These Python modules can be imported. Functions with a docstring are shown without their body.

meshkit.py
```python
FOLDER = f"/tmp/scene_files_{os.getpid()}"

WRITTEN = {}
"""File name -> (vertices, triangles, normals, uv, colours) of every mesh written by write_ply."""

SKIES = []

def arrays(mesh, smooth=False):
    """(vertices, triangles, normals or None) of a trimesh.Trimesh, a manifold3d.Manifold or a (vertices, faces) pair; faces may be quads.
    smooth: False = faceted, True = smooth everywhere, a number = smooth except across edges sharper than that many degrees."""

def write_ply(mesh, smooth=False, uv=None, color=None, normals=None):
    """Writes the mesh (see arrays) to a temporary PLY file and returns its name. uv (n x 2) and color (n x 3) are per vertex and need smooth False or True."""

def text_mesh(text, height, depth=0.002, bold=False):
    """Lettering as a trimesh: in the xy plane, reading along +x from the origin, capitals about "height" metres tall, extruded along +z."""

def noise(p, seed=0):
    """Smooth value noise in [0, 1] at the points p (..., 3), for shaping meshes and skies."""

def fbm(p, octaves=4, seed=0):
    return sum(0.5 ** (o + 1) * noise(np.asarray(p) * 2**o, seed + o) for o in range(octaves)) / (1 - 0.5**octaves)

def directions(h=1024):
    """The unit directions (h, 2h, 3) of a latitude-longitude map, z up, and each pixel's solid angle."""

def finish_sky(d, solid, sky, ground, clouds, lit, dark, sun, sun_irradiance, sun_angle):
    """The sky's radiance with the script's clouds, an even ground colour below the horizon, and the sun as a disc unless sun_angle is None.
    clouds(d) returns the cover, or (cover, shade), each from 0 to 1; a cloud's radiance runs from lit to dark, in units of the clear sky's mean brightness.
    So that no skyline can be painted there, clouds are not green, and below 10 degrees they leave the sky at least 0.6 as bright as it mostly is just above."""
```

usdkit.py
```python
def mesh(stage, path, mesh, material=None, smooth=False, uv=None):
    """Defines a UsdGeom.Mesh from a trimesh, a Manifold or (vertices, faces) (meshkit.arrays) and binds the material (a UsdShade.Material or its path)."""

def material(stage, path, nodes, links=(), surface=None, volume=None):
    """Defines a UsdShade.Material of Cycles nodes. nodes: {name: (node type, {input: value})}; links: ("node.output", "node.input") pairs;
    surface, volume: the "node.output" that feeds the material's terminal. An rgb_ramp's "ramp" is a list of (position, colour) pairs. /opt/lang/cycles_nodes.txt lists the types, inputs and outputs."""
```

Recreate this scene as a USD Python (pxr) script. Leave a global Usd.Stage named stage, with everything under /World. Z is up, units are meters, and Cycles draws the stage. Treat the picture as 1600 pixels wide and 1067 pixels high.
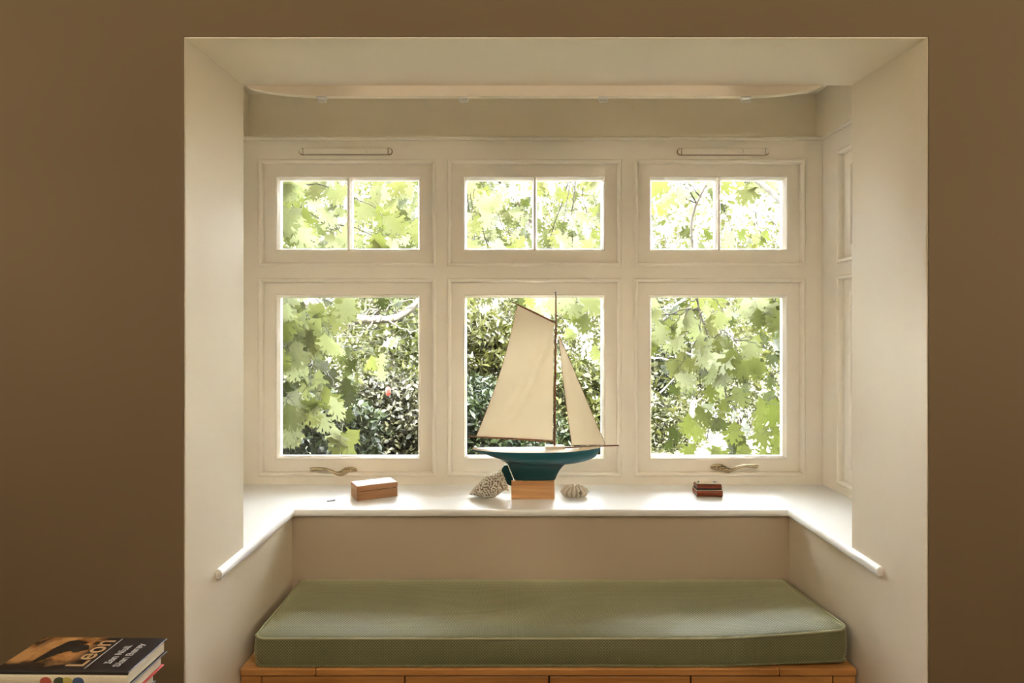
import math, random, numpy as np, trimesh, usdkit, meshkit
from shapely.geometry import Polygon, Point, box as sbox
from shapely.ops import unary_union
from pxr import Usd, UsdGeom, UsdLux, UsdShade, Gf, Sdf

stage = Usd.Stage.CreateInMemory()
UsdGeom.SetStageUpAxis(stage, UsdGeom.Tokens.z)
UsdGeom.Xform.Define(stage, '/World')
EYE = (0.0, -1.5, 1.3775)

# ------------------------------------------------------------------ camera, sky, sun, added fill lamps
cam = UsdGeom.Camera.Define(stage, '/World/camera')
cam.CreateFocalLengthAttr(22.5)
cam.CreateHorizontalApertureAttr(36.0)
cam.CreateHorizontalApertureOffsetAttr(4 / 1600 * 36)
cam.CreateVerticalApertureOffsetAttr(-18.5 / 1600 * 36)
cam.CreateClippingRangeAttr((0.05, 1000.0))
cam.AddTranslateOp().Set(EYE)
cam.AddRotateXOp().Set(90)
cam.CreateExposureAttr(5.45)

SKY, SUN, FILL = 14.0, 1.2, 1.9
sun_dir = np.array([0.38, -0.50, 0.78]); sun_dir /= np.linalg.norm(sun_dir)
sky_m = usdkit.material(stage, '/World/Looks/sky', {
    "s": ("sky_texture", {"sky_type": "hosek_wilkie", "sun_direction": tuple(sun_dir), "turbidity": 4.0, "ground_albedo": 0.3}),
    "h": ("hsv", {"saturation": 0.35}), "w": ("mix", {"mix_type": "multiply", "fac": 1.0, "color2": (1.0, 0.93, 0.85)}),
    "b": ("background_shader", {"strength": SKY})},
    [("s.color", "h.color"), ("h.color", "w.color1"), ("w.color", "b.color")], surface="b.background")
dome = UsdLux.DomeLight.Define(stage, '/World/sky')
UsdShade.MaterialBindingAPI.Apply(dome.GetPrim()).Bind(sky_m)
sun = UsdLux.DistantLight.Define(stage, '/World/sun')
sun.CreateIntensityAttr(SUN); sun.CreateNormalizeAttr(True); sun.CreateAngleAttr(0.6); sun.CreateColorAttr((1.0, 0.94, 0.82))
_z = Gf.Vec3d(*map(float, sun_dir))
sun.AddOrientOp(UsdGeom.XformOp.PrecisionDouble).Set(Gf.Quatd(Gf.Rotation(Gf.Vec3d(0, 0, 1), _z).GetQuat()))
FILL_AT = ((-2.15, -1.45, 1.70), (2.5, -1.45, 1.70))                    # two unseen globe lamps added as fill beside and behind the viewer
for i, p in enumerate(FILL_AT):
    room_lamp = UsdLux.SphereLight.Define(stage, f'/World/room_lamp_{i}')
    room_lamp.CreateRadiusAttr(0.12); room_lamp.CreateIntensityAttr(FILL * (1.0, 1.25)[i]); room_lamp.CreateColorAttr((1.0, 0.86, 0.66))
    room_lamp.AddTranslateOp().Set(p)
uplight = UsdLux.DiskLight.Define(stage, '/World/uplight')              # bowl of the uplighter added to bounce light off the ceiling
uplight.CreateRadiusAttr(0.2); uplight.CreateIntensityAttr(5.2); uplight.CreateColorAttr((1.0, 0.86, 0.68))
uplight.AddTranslateOp().Set((0.2, -2.6, 1.8)); uplight.AddRotateXOp().Set(180)

# ------------------------------------------------------------------ helpers
def L(r, g, b):
    c = np.array([r, g, b]) / 255.0
    return tuple(np.where(c <= 0.04045, c / 12.92, ((c + 0.055) / 1.055) ** 2.4))

used_names = {}
def path_for(name, parent=None):
    base = (str(parent.GetPath()) if parent else '/World') + '/'
    n = used_names.get(base + name, 0); used_names[base + name] = n + 1
    return base + name + (f'_{n:03d}' if n else '')

def tag(p, label=None, category=None, group=None, kind=None):
    p = p.GetPrim() if hasattr(p, 'GetPrim') else p
    for k, v in (('label', label), ('category', category), ('group', group), ('kind', kind)):
        if v: p.SetCustomDataByKey(k, v)
    return p

def obj(name, mesh, mat, parent=None, smooth=False, **kw):
    if isinstance(mesh, list): mesh = trimesh.util.concatenate(mesh)
    return tag(usdkit.mesh(stage, path_for(name, parent), mesh, mat, smooth).GetPrim(), **kw)

def thing(name, label=None, category=None, group=None, kind=None, loc=(0, 0, 0), yaw=0):
    x = UsdGeom.Xform.Define(stage, path_for(name))
    x.AddTranslateOp().Set(tuple(map(float, loc)))
    if yaw: x.AddRotateZOp().Set(float(yaw))
    return tag(x.GetPrim(), label, category, group, kind)

def at(px, py, d):                       # point of the place seen in direction (px, py) at depth d before the lens
    return np.array([(px - 796) * d / 1000, d - 1.5, EYE[2] - (py - 515) * d / 1000])

def rbox(x0, x1, y0, y1, z0, z1, b=0.003):
    b = min(b, (x1 - x0) / 2.01, (y1 - y0) / 2.01, (z1 - z0) / 2.01)
    pts = []
    for sx in (0, 1):
        for sy in (0, 1):
            for sz in (0, 1):
                X, Y, Z = (x0, x1)[sx], (y0, y1)[sy], (z0, z1)[sz]
                dx, dy, dz = b * (1 - 2 * sx), b * (1 - 2 * sy), b * (1 - 2 * sz)
                pts += [(X, Y + dy, Z + dz), (X + dx, Y, Z + dz), (X + dx, Y + dy, Z)]
    return trimesh.convex.convex_hull(np.array(pts))

def bx(x0, x1, y0, y1, z0, z1):
    m = trimesh.creation.box((x1 - x0, y1 - y0, z1 - z0)); m.apply_translation(((x0 + x1) / 2, (y0 + y1) / 2, (z0 + z1) / 2)); return m

def xform(m, f):
    """map each vertex through f(u, v, n) -> xyz array; fixes winding if f mirrors"""
    v = m.vertices
    w = f(v[:, 0], v[:, 1], v[:, 2])
    e = f(np.array([0., 1, 0, 0]), np.array([0., 0, 1, 0]), np.array([0., 0, 0, 1]))
    det = np.linalg.det(e[1:] - e[0])
    fc = m.faces if det > 0 else m.faces[:, ::-1]
    return trimesh.Trimesh(w, fc, process=False)

def extrude(poly, n0, n1):
    ps = getattr(poly, 'geoms', [poly]); out = []
    for p in ps:
        m = trimesh.creation.extrude_polygon(p, n1 - n0, engine='earcut'); m.apply_translation((0, 0, n0)); out.append(m)
    return trimesh.util.concatenate(out)

def ring(r, prof):
    """r=(u0,u1,v0,v1); prof = closed or open list of (inset, n) swept round the rectangle with mitred corners"""
    u0, u1, v0, v1 = r; V, F = [], []
    for t, n in prof:
        V += [(u0 + t, v0 + t, n), (u1 - t, v0 + t, n), (u1 - t, v1 - t, n), (u0 + t, v1 - t, n)]
    for i in range(len(prof) - 1):
        for k in range(4):
            a, b = i * 4 + k, i * 4 + (k + 1) % 4
            F += [(a, b, b + 4), (a, b + 4, a + 4)]
    m = trimesh.Trimesh(np.array(V, float), np.array(F), process=False)
    m.unmerge_vertices()
    return m

def tube(pts, r, sides=8, cap=True):
    p = np.asarray(pts, float); n = len(p); r = np.broadcast_to(np.asarray(r, float), (n,))
    t = np.gradient(p, axis=0); t /= np.linalg.norm(t, axis=1, keepdims=True) + 1e-12
    ref = np.array([0.13, 0.9, 0.4]); a = np.cross(t, ref); a /= np.linalg.norm(a, axis=1, keepdims=True) + 1e-12
    b = np.cross(t, a); an = np.arange(sides) * 2 * np.pi / sides
    v = p[:, None] + r[:, None, None] * (np.cos(an)[None, :, None] * a[:, None] + np.sin(an)[None, :, None] * b[:, None])
    v = v.reshape(-1, 3); i, j = np.meshgrid(np.arange(n - 1), np.arange(sides), indexing='ij')
    q = np.stack([i * sides + j, i * sides + (j + 1) % sides, (i + 1) * sides + (j + 1) % sides, (i + 1) * sides + j], -1).reshape(-1, 4)
    F = [np.vstack([q[:, [0, 1, 2]], q[:, [0, 2, 3]]])]
    if cap:
        v = np.vstack([v, p[0], p[-1]]); c0, c1 = n * sides, n * sides + 1; k = np.arange(sides)
        F.append(np.stack([(k + 1) % sides, k, np.full(sides, c0)], 1)); e = (n - 1) * sides
        F.append(np.stack([e + k, e + (k + 1) % sides, np.full(sides, c1)], 1))
    return trimesh.Trimesh(v, np.vstack(F), process=False)

def spline(pts, n):
    p = np.asarray(pts, float); t = np.linspace(0, 1, len(p)); from scipy.interpolate import PchipInterpolator
    return PchipInterpolator(t, p)(np.linspace(0, 1, n))

def sheet(G, th):
    """solid sheet from a grid G (m,n,3): two skins th apart along y plus rim"""
    m, n, _ = G.shape; A = G.reshape(-1, 3) - [0, th / 2, 0]; B = G.reshape(-1, 3) + [0, th / 2, 0]; N = m * n
    i, j = np.meshgrid(np.arange(m - 1), np.arange(n - 1), indexing='ij'); a = (i * n + j).ravel()
    f = np.vstack([np.stack([a, a + 1, a + n + 1], 1), np.stack([a, a + n + 1, a + n], 1)])
    F = [f, f[:, ::-1] + N]
    rim = list(range(n)) + [k * n + n - 1 for k in range(1, m)] + [(m - 1) * n + k for k in range(n - 2, -1, -1)] + [k * n for k in range(m - 2, 0, -1)]
    rim = np.array(rim); nx = np.roll(rim, -1)
    F.append(np.stack([rim, rim + N, nx + N], 1)); F.append(np.stack([rim, nx + N, nx], 1))
    mm = trimesh.Trimesh(np.vstack([A, B]), np.vstack(F), process=False); mm.fix_normals(); return mm

# ------------------------------------------------------------------ materials
def mat(name, color, rough=0.5, metallic=0.0, spec=0.5, var=0.0, vscale=6.0, bump=0.0, bscale=60.0, bevel=0.0, **extra):
    n = {"p": ("principled_bsdf", {"base_color": color, "roughness": rough, "metallic": metallic, "specular_ior_level": spec, **extra})}; l = []
    if var or bump: n["g"] = ("geometry", {})
    if var:
        n["n"] = ("noise_texture", {"scale": vscale, "detail": 4.0})
        n["r"] = ("rgb_ramp", {"ramp": [(0.3, tuple(np.array(color) * (1 - var))), (0.7, tuple(np.minimum(1, np.array(color) * (1 + var))))]})
        l += [("g.position", "n.vector"), ("n.fac", "r.fac"), ("r.color", "p.base_color")]
    if bump:
        n["bn"] = ("noise_texture", {"scale": bscale, "detail": 3.0}); n["bu"] = ("bump", {"strength": bump, "distance": 0.002})
        l += [("g.position", "bn.vector"), ("bn.fac", "bu.height"), ("bu.normal", "p.normal")]
    if bevel:
        n["bv"] = ("bevel", {"samples": 4, "radius": bevel}); l.append(("bv.bevel", "bu.normal" if bump else "p.normal"))
    return usdkit.material(stage, '/World/Looks/' + name, n, l, surface="p.BSDF")

def wood(name, c0, c1, axis=0, rough=0.42, fine=60.0, stretch=0.06):
    sc = [1.0, 1.0, 1.0]; sc[axis] = stretch
    return usdkit.material(stage, '/World/Looks/' + name, {
        "g": ("texture_coordinate", {}), "m": ("mapping", {"scale": tuple(sc)}),
        "n": ("noise_texture", {"scale": fine, "detail": 6.0, "roughness": 0.62, "distortion": 0.6}),
        "n2": ("noise_texture", {"scale": fine * 0.14, "detail": 2.0}),
        "a": ("math", {"math_type": "multiply_add", "value2": 0.55, "value3": 0.0}),
        "b": ("math", {"math_type": "multiply_add", "value2": 0.45}),
        "r": ("rgb_ramp", {"ramp": [(0.36, c0), (0.62, c1)]}),
        "bu": ("bump", {"strength": 0.12, "distance": 0.001}),
        "p": ("principled_bsdf", {"roughness": rough})},
        [("g.object", "m.vector"), ("m.vector", "n.vector"), ("m.vector", "n2.vector"), ("n.fac", "a.value1"), ("n2.fac", "b.value1"), ("a.value", "b.value3"),
         ("b.value", "r.fac"), ("r.color", "p.base_color"), ("n.fac", "bu.height"), ("bu.normal", "p.normal")], surface="p.BSDF")

def leaf_mat(name, ramp, trans=0.35, rough=0.42, per='island', tint=1.25):
    src = ("g", "geometry", "random_per_island") if per == 'island' else ("g", "object_info", "random")
    return usdkit.material(stage, '/World/Looks/' + name, {
        "g": (src[1], {}), "r": ("rgb_ramp", {"ramp": ramp}),
        "h": ("hsv", {"value": tint, "saturation": 1.1}),
        "p": ("principled_bsdf", {"roughness": rough, "specular_ior_level": 0.16}), "t": ("translucent_bsdf", {}),
        "mx": ("mix_closure", {"fac": trans})},
        [("g." + src[2], "r.fac"), ("r.color", "p.base_color"), ("r.color", "h.color"), ("h.color", "t.color"), ("p.BSDF", "mx.closure1"), ("t.BSDF", "mx.closure2")], surface="mx.closure")

M = {}
M['wall'] = mat('wall_paint', (0.168, 0.116, 0.060), 0.75, var=0.04, vscale=1.5, bump=0.05, bscale=180)
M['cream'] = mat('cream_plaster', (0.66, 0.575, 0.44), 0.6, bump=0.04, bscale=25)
M['white'] = mat('white_woodwork', (0.87, 0.80, 0.69), 0.33)
M['sill'] = mat('sill_paint', (0.86, 0.855, 0.84), 0.28)
M['softwhite'] = mat('white_plaster', (0.92, 0.83, 0.67), 0.6, bump=0.04, bscale=25)
M['beige'] = mat('shaded_plaster', (0.52, 0.425, 0.32), 0.7, bump=0.04, bscale=25)  # plaster of the niche back, its shade put into a darker colour
M['ceiling'] = mat('ceiling_paint', (0.78, 0.74, 0.66), 0.8)
M['floor'] = wood('oak_floor', L(62, 42, 28), L(92, 64, 42), 0, 0.4, 20)
M['oak'] = wood('oak_cabinet', L(158, 104, 52), L(205, 150, 88), 0, 0.35, 40)
M['pine'] = wood('pine_block', L(168, 110, 62), L(222, 172, 118), 0, 0.45, 55)
M['boxwood'] = wood('box_wood', L(142, 98, 62), L(186, 140, 98), 0, 0.4, 70)
M['rosewood'] = wood('red_wood', L(70, 26, 14), L(150, 66, 34), 0, 0.22, 60)
M['spar'] = wood('spar_wood', L(88, 46, 24), L(140, 80, 44), 2, 0.35, 70)
M['brick'] = mat('brick_wall', (0.36, 0.20, 0.14), 0.8, var=0.2, vscale=9)
M['rooftile'] = mat('roof_tile', (0.16, 0.10, 0.08), 0.8, var=0.2)
M['groove'] = mat('dark_gap', (0.02, 0.014, 0.01), 0.9)
M['metal'] = mat('aged_nickel', (0.46, 0.37, 0.24), 0.12, metallic=1.0)
M['steel'] = mat('grey_steel', (0.30, 0.32, 0.34), 0.3, metallic=1.0)
M['glass'] = usdkit.material(stage, '/World/Looks/window_glass', {
    "f": ("fresnel", {"IOR": 1.45}), "t": ("transparent_bsdf", {"color": (0.97, 0.985, 0.97)}), "g": ("glossy_bsdf", {"roughness": 0.0, "color": (0.8, 0.8, 0.8)}), "m": ("mix_closure", {})},
    [("f.fac", "m.fac"), ("t.BSDF", "m.closure1"), ("g.BSDF", "m.closure2")], surface="m.closure")
def fabric(name, col, dark):
    return usdkit.material(stage, '/World/Looks/' + name, {
        "g": ("texture_coordinate", {}), "m": ("mapping", {"scale": (-1.0, 1.0, 1.0)}),
        "w1": ("wave_texture", {"bands_direction": "diagonal", "scale": 72.0}), "w2": ("wave_texture", {"bands_direction": "diagonal", "scale": 72.0}),
        "x": ("math", {"math_type": "multiply"}), 
        "r": ("rgb_ramp", {"ramp": [(0.05, dark), (0.6, col)]}),
        "bu": ("bump", {"strength": 0.6, "distance": 0.0015}),
        "p": ("principled_bsdf", {"roughness": 0.55, "sheen_weight": 0.9, "sheen_roughness": 0.35, "sheen_tint": (0.92, 0.93, 0.60), "specular_ior_level": 0.55})},
        [("g.object", "m.vector"), ("g.object", "w1.vector"), ("m.vector", "w2.vector"), ("w1.fac", "x.value1"), ("w2.fac", "x.value2"),
         ("x.value", "r.fac"), ("r.color", "p.base_color"), ("x.value", "bu.height"), ("bu.normal", "p.normal")], surface="p.BSDF")
M['cushion'] = fabric('green_weave', (0.235, 0.242, 0.122), (0.125, 0.13, 0.064))
M['piping'] = mat('green_piping', (0.36, 0.36, 0.22), 0.8)
M['hull'] = mat('teal_gloss', (0.018, 0.115, 0.145), 0.22)
M['keel'] = mat('dark_teal', (0.010, 0.060, 0.072), 0.3)
M['deck'] = mat('cream_deck', (0.72, 0.64, 0.50), 0.5)
M['rope'] = mat('brown_cord', (0.26, 0.13, 0.07), 0.7)
M['whiteline'] = mat('white_line', (0.85, 0.85, 0.82), 0.4)
M['sail'] = usdkit.material(stage, '/World/Looks/sail_cloth', {
    "g": ("geometry", {}), "n": ("noise_texture", {"scale": 420.0, "detail": 2.0}), "bu": ("bump", {"strength": 0.15, "distance": 0.0006}),
    "p": ("principled_bsdf", {"base_color": (0.86, 0.79, 0.67), "roughness": 0.8, "specular_ior_level": 0.2}), "t": ("translucent_bsdf", {"color": (0.86, 0.79, 0.66)}), "mx": ("mix_closure", {"fac": 0.33})},
    [("g.position", "n.vector"), ("n.fac", "bu.height"), ("bu.normal", "p.normal"), ("p.BSDF", "mx.closure1"), ("t.BSDF", "mx.closure2")], surface="mx.closure")
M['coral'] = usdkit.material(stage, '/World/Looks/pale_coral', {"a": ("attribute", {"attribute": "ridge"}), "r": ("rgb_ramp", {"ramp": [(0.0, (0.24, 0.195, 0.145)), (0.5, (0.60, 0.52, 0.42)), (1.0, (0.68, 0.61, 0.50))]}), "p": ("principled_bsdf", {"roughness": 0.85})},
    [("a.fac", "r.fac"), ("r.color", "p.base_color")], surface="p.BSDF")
M['fossil'] = mat('grey_fossil', (0.50, 0.44, 0.36), 0.8, var=0.28, vscale=110)
M['paper'] = mat('book_paper', (0.72, 0.66, 0.52), 0.8, var=0.05, vscale=300)
M['black'] = mat('black_cover', (0.018, 0.014, 0.012), 0.35)
M['red'] = mat('red_cover', (0.55, 0.04, 0.03), 0.45)
M['blackline'] = mat('grey_card', (0.10, 0.10, 0.095), 0.6)
M['bark'] = mat('lichen_bark', (0.042, 0.037, 0.027), 0.9, var=0.45, vscale=18, bump=0.6, bscale=40)
M['birch'] = mat('birch_bark', (0.30, 0.28, 0.26), 0.8, var=0.12, vscale=8)
M['twig'] = mat('twig_bark', (0.016, 0.013, 0.009), 0.9)
M['soil'] = mat('garden_ground', (0.07, 0.07, 0.03), 0.95, var=0.4, vscale=3)
M['lampshade'] = usdkit.material(stage, '/World/Looks/lamp_shade', {"p": ("diffuse_bsdf", {"color": (0.8, 0.74, 0.62)}), "t": ("translucent_bsdf", {"color": (0.8, 0.7, 0.52)}), "m": ("mix_closure", {"fac": 0.5})},
    [("p.BSDF", "m.closure1"), ("t.BSDF", "m.closure2")], surface="m.closure")
M['table'] = wood('table_wood', L(92, 60, 36), L(130, 90, 56), 0, 0.4, 30)

# ------------------------------------------------------------------ the room and the bay (metres)
XL, XR = -0.762, 0.981           # the two faces of the opening
BL, BR = -1.07, 1.26             # bay side walls
YF, YB, YN = 0.333, 1.075, 0.7425  # back of the reveal, window front, niche back
ZS, ZT = 0.754, 2.137            # sill top, window frame top
ZB = 2.345                       # bay ceiling
RX0, RX1, RY0, ZC = -2.7, 3.2, -4.6, 2.62
struct = lambda n, m, mt, **k: obj(n, m, mt, kind='structure', **k)

struct('floor', bx(RX0 - .15, RX1 + .15, RY0 - .15, 1.2, -0.1, 0), M['floor'])
struct('ceiling', bx(RX0 - .15, RX1 + .15, RY0 - .15, 0.0, ZC, ZC + .15), M['ceiling'])
struct('wall_left', bx(RX0 - .15, RX0, RY0 - .15, 0, 0, ZC), M['wall'])
struct('wall_right', bx(RX1, RX1 + .15, RY0 - .15, 0, 0, ZC), M['wall'])
struct('wall_rear', bx(RX0, RX1, RY0 - .15, RY0, 0, ZC), M['wall'])
# wall with the opening: cream plaster core, brown paint coat on the room side
ww = thing('wall_window', kind='structure')
ZS0, ZS1 = 2.062, 2.077
core = [bx(RX0 - .15, XL, .004, YF, 0, ZC), bx(XR, RX1 + .15, .004, YF, 0, ZC)]
hd = np.array([[XL, .004, ZS0], [XR, .004, ZS0], [XR, YF, ZS1], [XL, YF, ZS1], [XL, .004, ZC], [XR, .004, ZC], [XR, YF, ZC], [XL, YF, ZC]])
obj('plaster_reveal', core, M['cream'], ww)
obj('soffit', trimesh.convex.convex_hull(hd), M['softwhite'], ww)
coat = Polygon([(RX0, 0), (XL - .003, 0), (XL - .003, ZS0 + .003), (XR + .003, ZS0 + .003), (XR + .003, 0), (RX1, 0), (RX1, ZC), (RX0, ZC)])
obj('paint_coat', xform(extrude(coat, 0, .004), lambda u, v, n: np.stack([u, n, v], 1)), M['wall'], ww)
# lower niche and bay walls
nb = thing('wall_niche', kind='structure')
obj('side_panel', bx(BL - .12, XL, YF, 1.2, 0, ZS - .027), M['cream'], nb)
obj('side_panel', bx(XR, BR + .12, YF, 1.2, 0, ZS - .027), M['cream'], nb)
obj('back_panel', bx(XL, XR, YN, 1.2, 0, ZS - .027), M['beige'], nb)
struct('wall_bay', bx(BL - .12, BR + .12, YB + .055, 1.25, ZT - .01, ZB + .02), M['softwhite'])
struct('wall_bay_left', bx(BL - .12, BL, YF, YB + .055, ZT, ZB + .02), M['softwhite'])
struct('wall_bay_right', bx(BR, BR + .12, YF, YB + .055, ZT, ZB + .02), M['softwhite'])
struct('ceiling_bay', bx(BL - .2, BR + .2, YF, 1.32, ZB, ZB + .16), M['softwhite'])
# shallow arched lip hanging behind the soffit edge
xa, xb = at(381, 0, 1.845)[0], at(1288, 0, 1.845)[0]
e_ = np.linspace(0, 1, 16); cur = np.sqrt(1 - (1 - e_) ** 2)
zl, zt = 2.0465, 2.086
arc = [(xa + .27 * t, zt - (zt - zl) * c) for t, c in zip(e_, cur)] + [(xb - .27 * t, zt - (zt - zl) * c) for t, c in zip(e_[::-1], cur[::-1])]
struct('trim_1', xform(extrude(Polygon(arc + [(xb, 2.12), (xa, 2.12)]), YF + .0005, YF + .022), lambda u, v, n: np.stack([u, n, v], 1)), M['softwhite'])
for px in (505, 725, 942, 1163):
    p = at(px, 154, 1.855)
    c = thing('curtain_clip', 'tiny white curtain clip under the pale curved trim above the window, ' + {505: 'first from the left', 725: 'second from the left', 942: 'second from the right', 1163: 'first from the right'}[px],
              'clip', 'curtain clips above the window', loc=(p[0], YF + .011, 2.0465))
    obj('plate', rbox(-.015, .015, -.008, .008, -.004, 0, .001), M['sill'], c)
    obj('hook', tube([(-.012, 0, -.003), (-.010, 0, -.013), (.010, 0, -.013), (.012, 0, -.003)], .0024, 6), M['sill'], c)

# house body outside the room, so that its shade falls where it should
struct('wall_upper', bx(-6, 6.5, .0, YF, ZC + .15, 5.3), M['brick'])
struct('wall_outer_left', bx(-6, RX0 - .15, .0, YF, 0, ZC + .15), M['brick'])
struct('wall_outer_right', bx(RX1 + .15, 6.5, .0, YF, 0, ZC + .15), M['brick'])
rf = np.array([[-6.3, -5, 5.2], [6.8, -5, 5.2], [6.8, .75, 5.2], [-6.3, .75, 5.2], [-6.3, -2.2, 6.6], [6.8, -2.2, 6.6]])
struct('roof', trimesh.convex.convex_hull(rf), M['rooftile'])
struct('roof_bay', trimesh.convex.convex_hull(np.array([[BL - .3, YF, ZB + .16], [BR + .3, YF, ZB + .16], [BR + .3, 1.42, ZB + .16], [BL - .3, 1.42, ZB + .16], [BL - .3, YF, ZB + .5], [BR + .3, YF, ZB + .5]])), M['rooftile'])

# ------------------------------------------------------------------ windows
def build_window(n, outer, cols, rows, fmap, bars=True, handles=(), vents=(), border=0.0):
    """outer (u0,u1,v0,v1); cols, rows: openings; n grows outwards"""
    w = thing(f'window_{n}', kind='structure')
    P = sbox(outer[0], outer[2], outer[1], outer[3])
    openings = [(c, r) for r in rows for c in cols]
    for c, r in openings: P = P.difference(sbox(c[0], r[0], c[1], r[1]))
    obj('frame', xform(extrude(P, 0, .075), fmap), M['white'], w)
    for c, r in openings:
        R = (c[0], c[1], r[0], r[1])
        obj('moulding', xform(ring(R, [(-.004, .001), (-.003, -.004), (.001, -.0075), (.007, -.0075), (.0115, -.004), (.0135, .003), (.0135, .03)]), fmap), M['white'], w)
        S = tuple(np.array(R) + np.array([1, -1, 1, -1]) * .0125)
        low = r is rows[0]
        i0 = .049
        sm = [xform(ring(S, [(0, .06), (0, .017), (.002, .015), (i0, .015), (i0, .062), (0, .062)]), fmap)]
        s = obj('sash', sm, M['white'], w)
        obj('glazing_bead', xform(ring(S, [(i0 - .001, .0145), (i0 + .002, .012), (i0 + .005, .0155), (i0 + .0115, .034), (i0 + .0115, .06)]), fmap), M['white'], s)
        G = tuple(np.array(S) + np.array([1, -1, 1, -1]) * (i0 + .004))
        if low or not bars:
            obj('pane', xform(extrude(sbox(G[0], G[2], G[1], G[3]), .036, .040), fmap), M['glass'], s)
        else:
            mid = (G[0] + G[1]) / 2 + .002
            prof = np.array([(-.010, .06), (-.010, .030), (-.006, .020), (-.004, .014), (.004, .014), (.006, .020), (.010, .030), (.010, .06)])
            m = trimesh.creation.extrude_polygon(Polygon(prof), G[3] - G[2], engine='earcut')
            v = m.vertices.copy(); m.vertices = np.stack([v[:, 0] + mid, v[:, 2] + G[2], v[:, 1]], 1)
            obj('glazing_bar', xform(m, fmap), M['white'], s)
            obj('pane', xform(extrude(sbox(G[0], G[2], mid - .006, G[3]), .036, .040), fmap), M['glass'], s)
            obj('pane', xform(extrude(sbox(mid + .006, G[2], G[1], G[3]), .036, .040), fmap), M['glass'], s)
        for hu, hv, sgn in handles:
            if low and c[0] < hu < c[1]: make_handle(s, hu, hv, sgn, fmap)
    for (u0, u1, v0, v1) in vents:
        cy, rr = (v0 + v1) / 2, (v1 - v0) / 2
        body = sbox(u0 + rr, v0, u1 - rr, v1).union(Point(u0 + rr, cy).buffer(rr, 6)).union(Point(u1 - rr, cy).buffer(rr, 6))
        vt = obj('trickle_vent', xform(extrude(body.buffer(.0018), -.002, .001), fmap), M['ventgap'], w, label='slim white trickle vent with a small slider')
        obj('end_cap', [xform(extrude(Point(u0 + rr, cy).buffer(rr * .86, 6).intersection(sbox(u0 - 1, v0, u0 + rr + .001, v1)), -.009, 0), fmap),
                        xform(extrude(Point(u1 - rr, cy).buffer(rr * .86, 6).intersection(sbox(u1 - rr - .001, v0, u1 + 1, v1)), -.009, 0), fmap)], M['white'], vt)
        obj('flap', xform(extrude(sbox(u0 + rr + .005, v0 + .0012, u1 - rr - .005, v1 - .0012), -.010, 0), fmap), M['white'], vt)
        su = u0 + .72 * (u1 - u0)
        obj('slider', [xform(extrude(sbox(su - .004, v0 + .005, su + .004, v1 - .005), -.018, -.009), fmap), xform(extrude(sbox(su - .028, cy - .003, su + .022, cy + .003), -.0115, -.009), fmap)], M['white'], vt)
    return w

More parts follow.
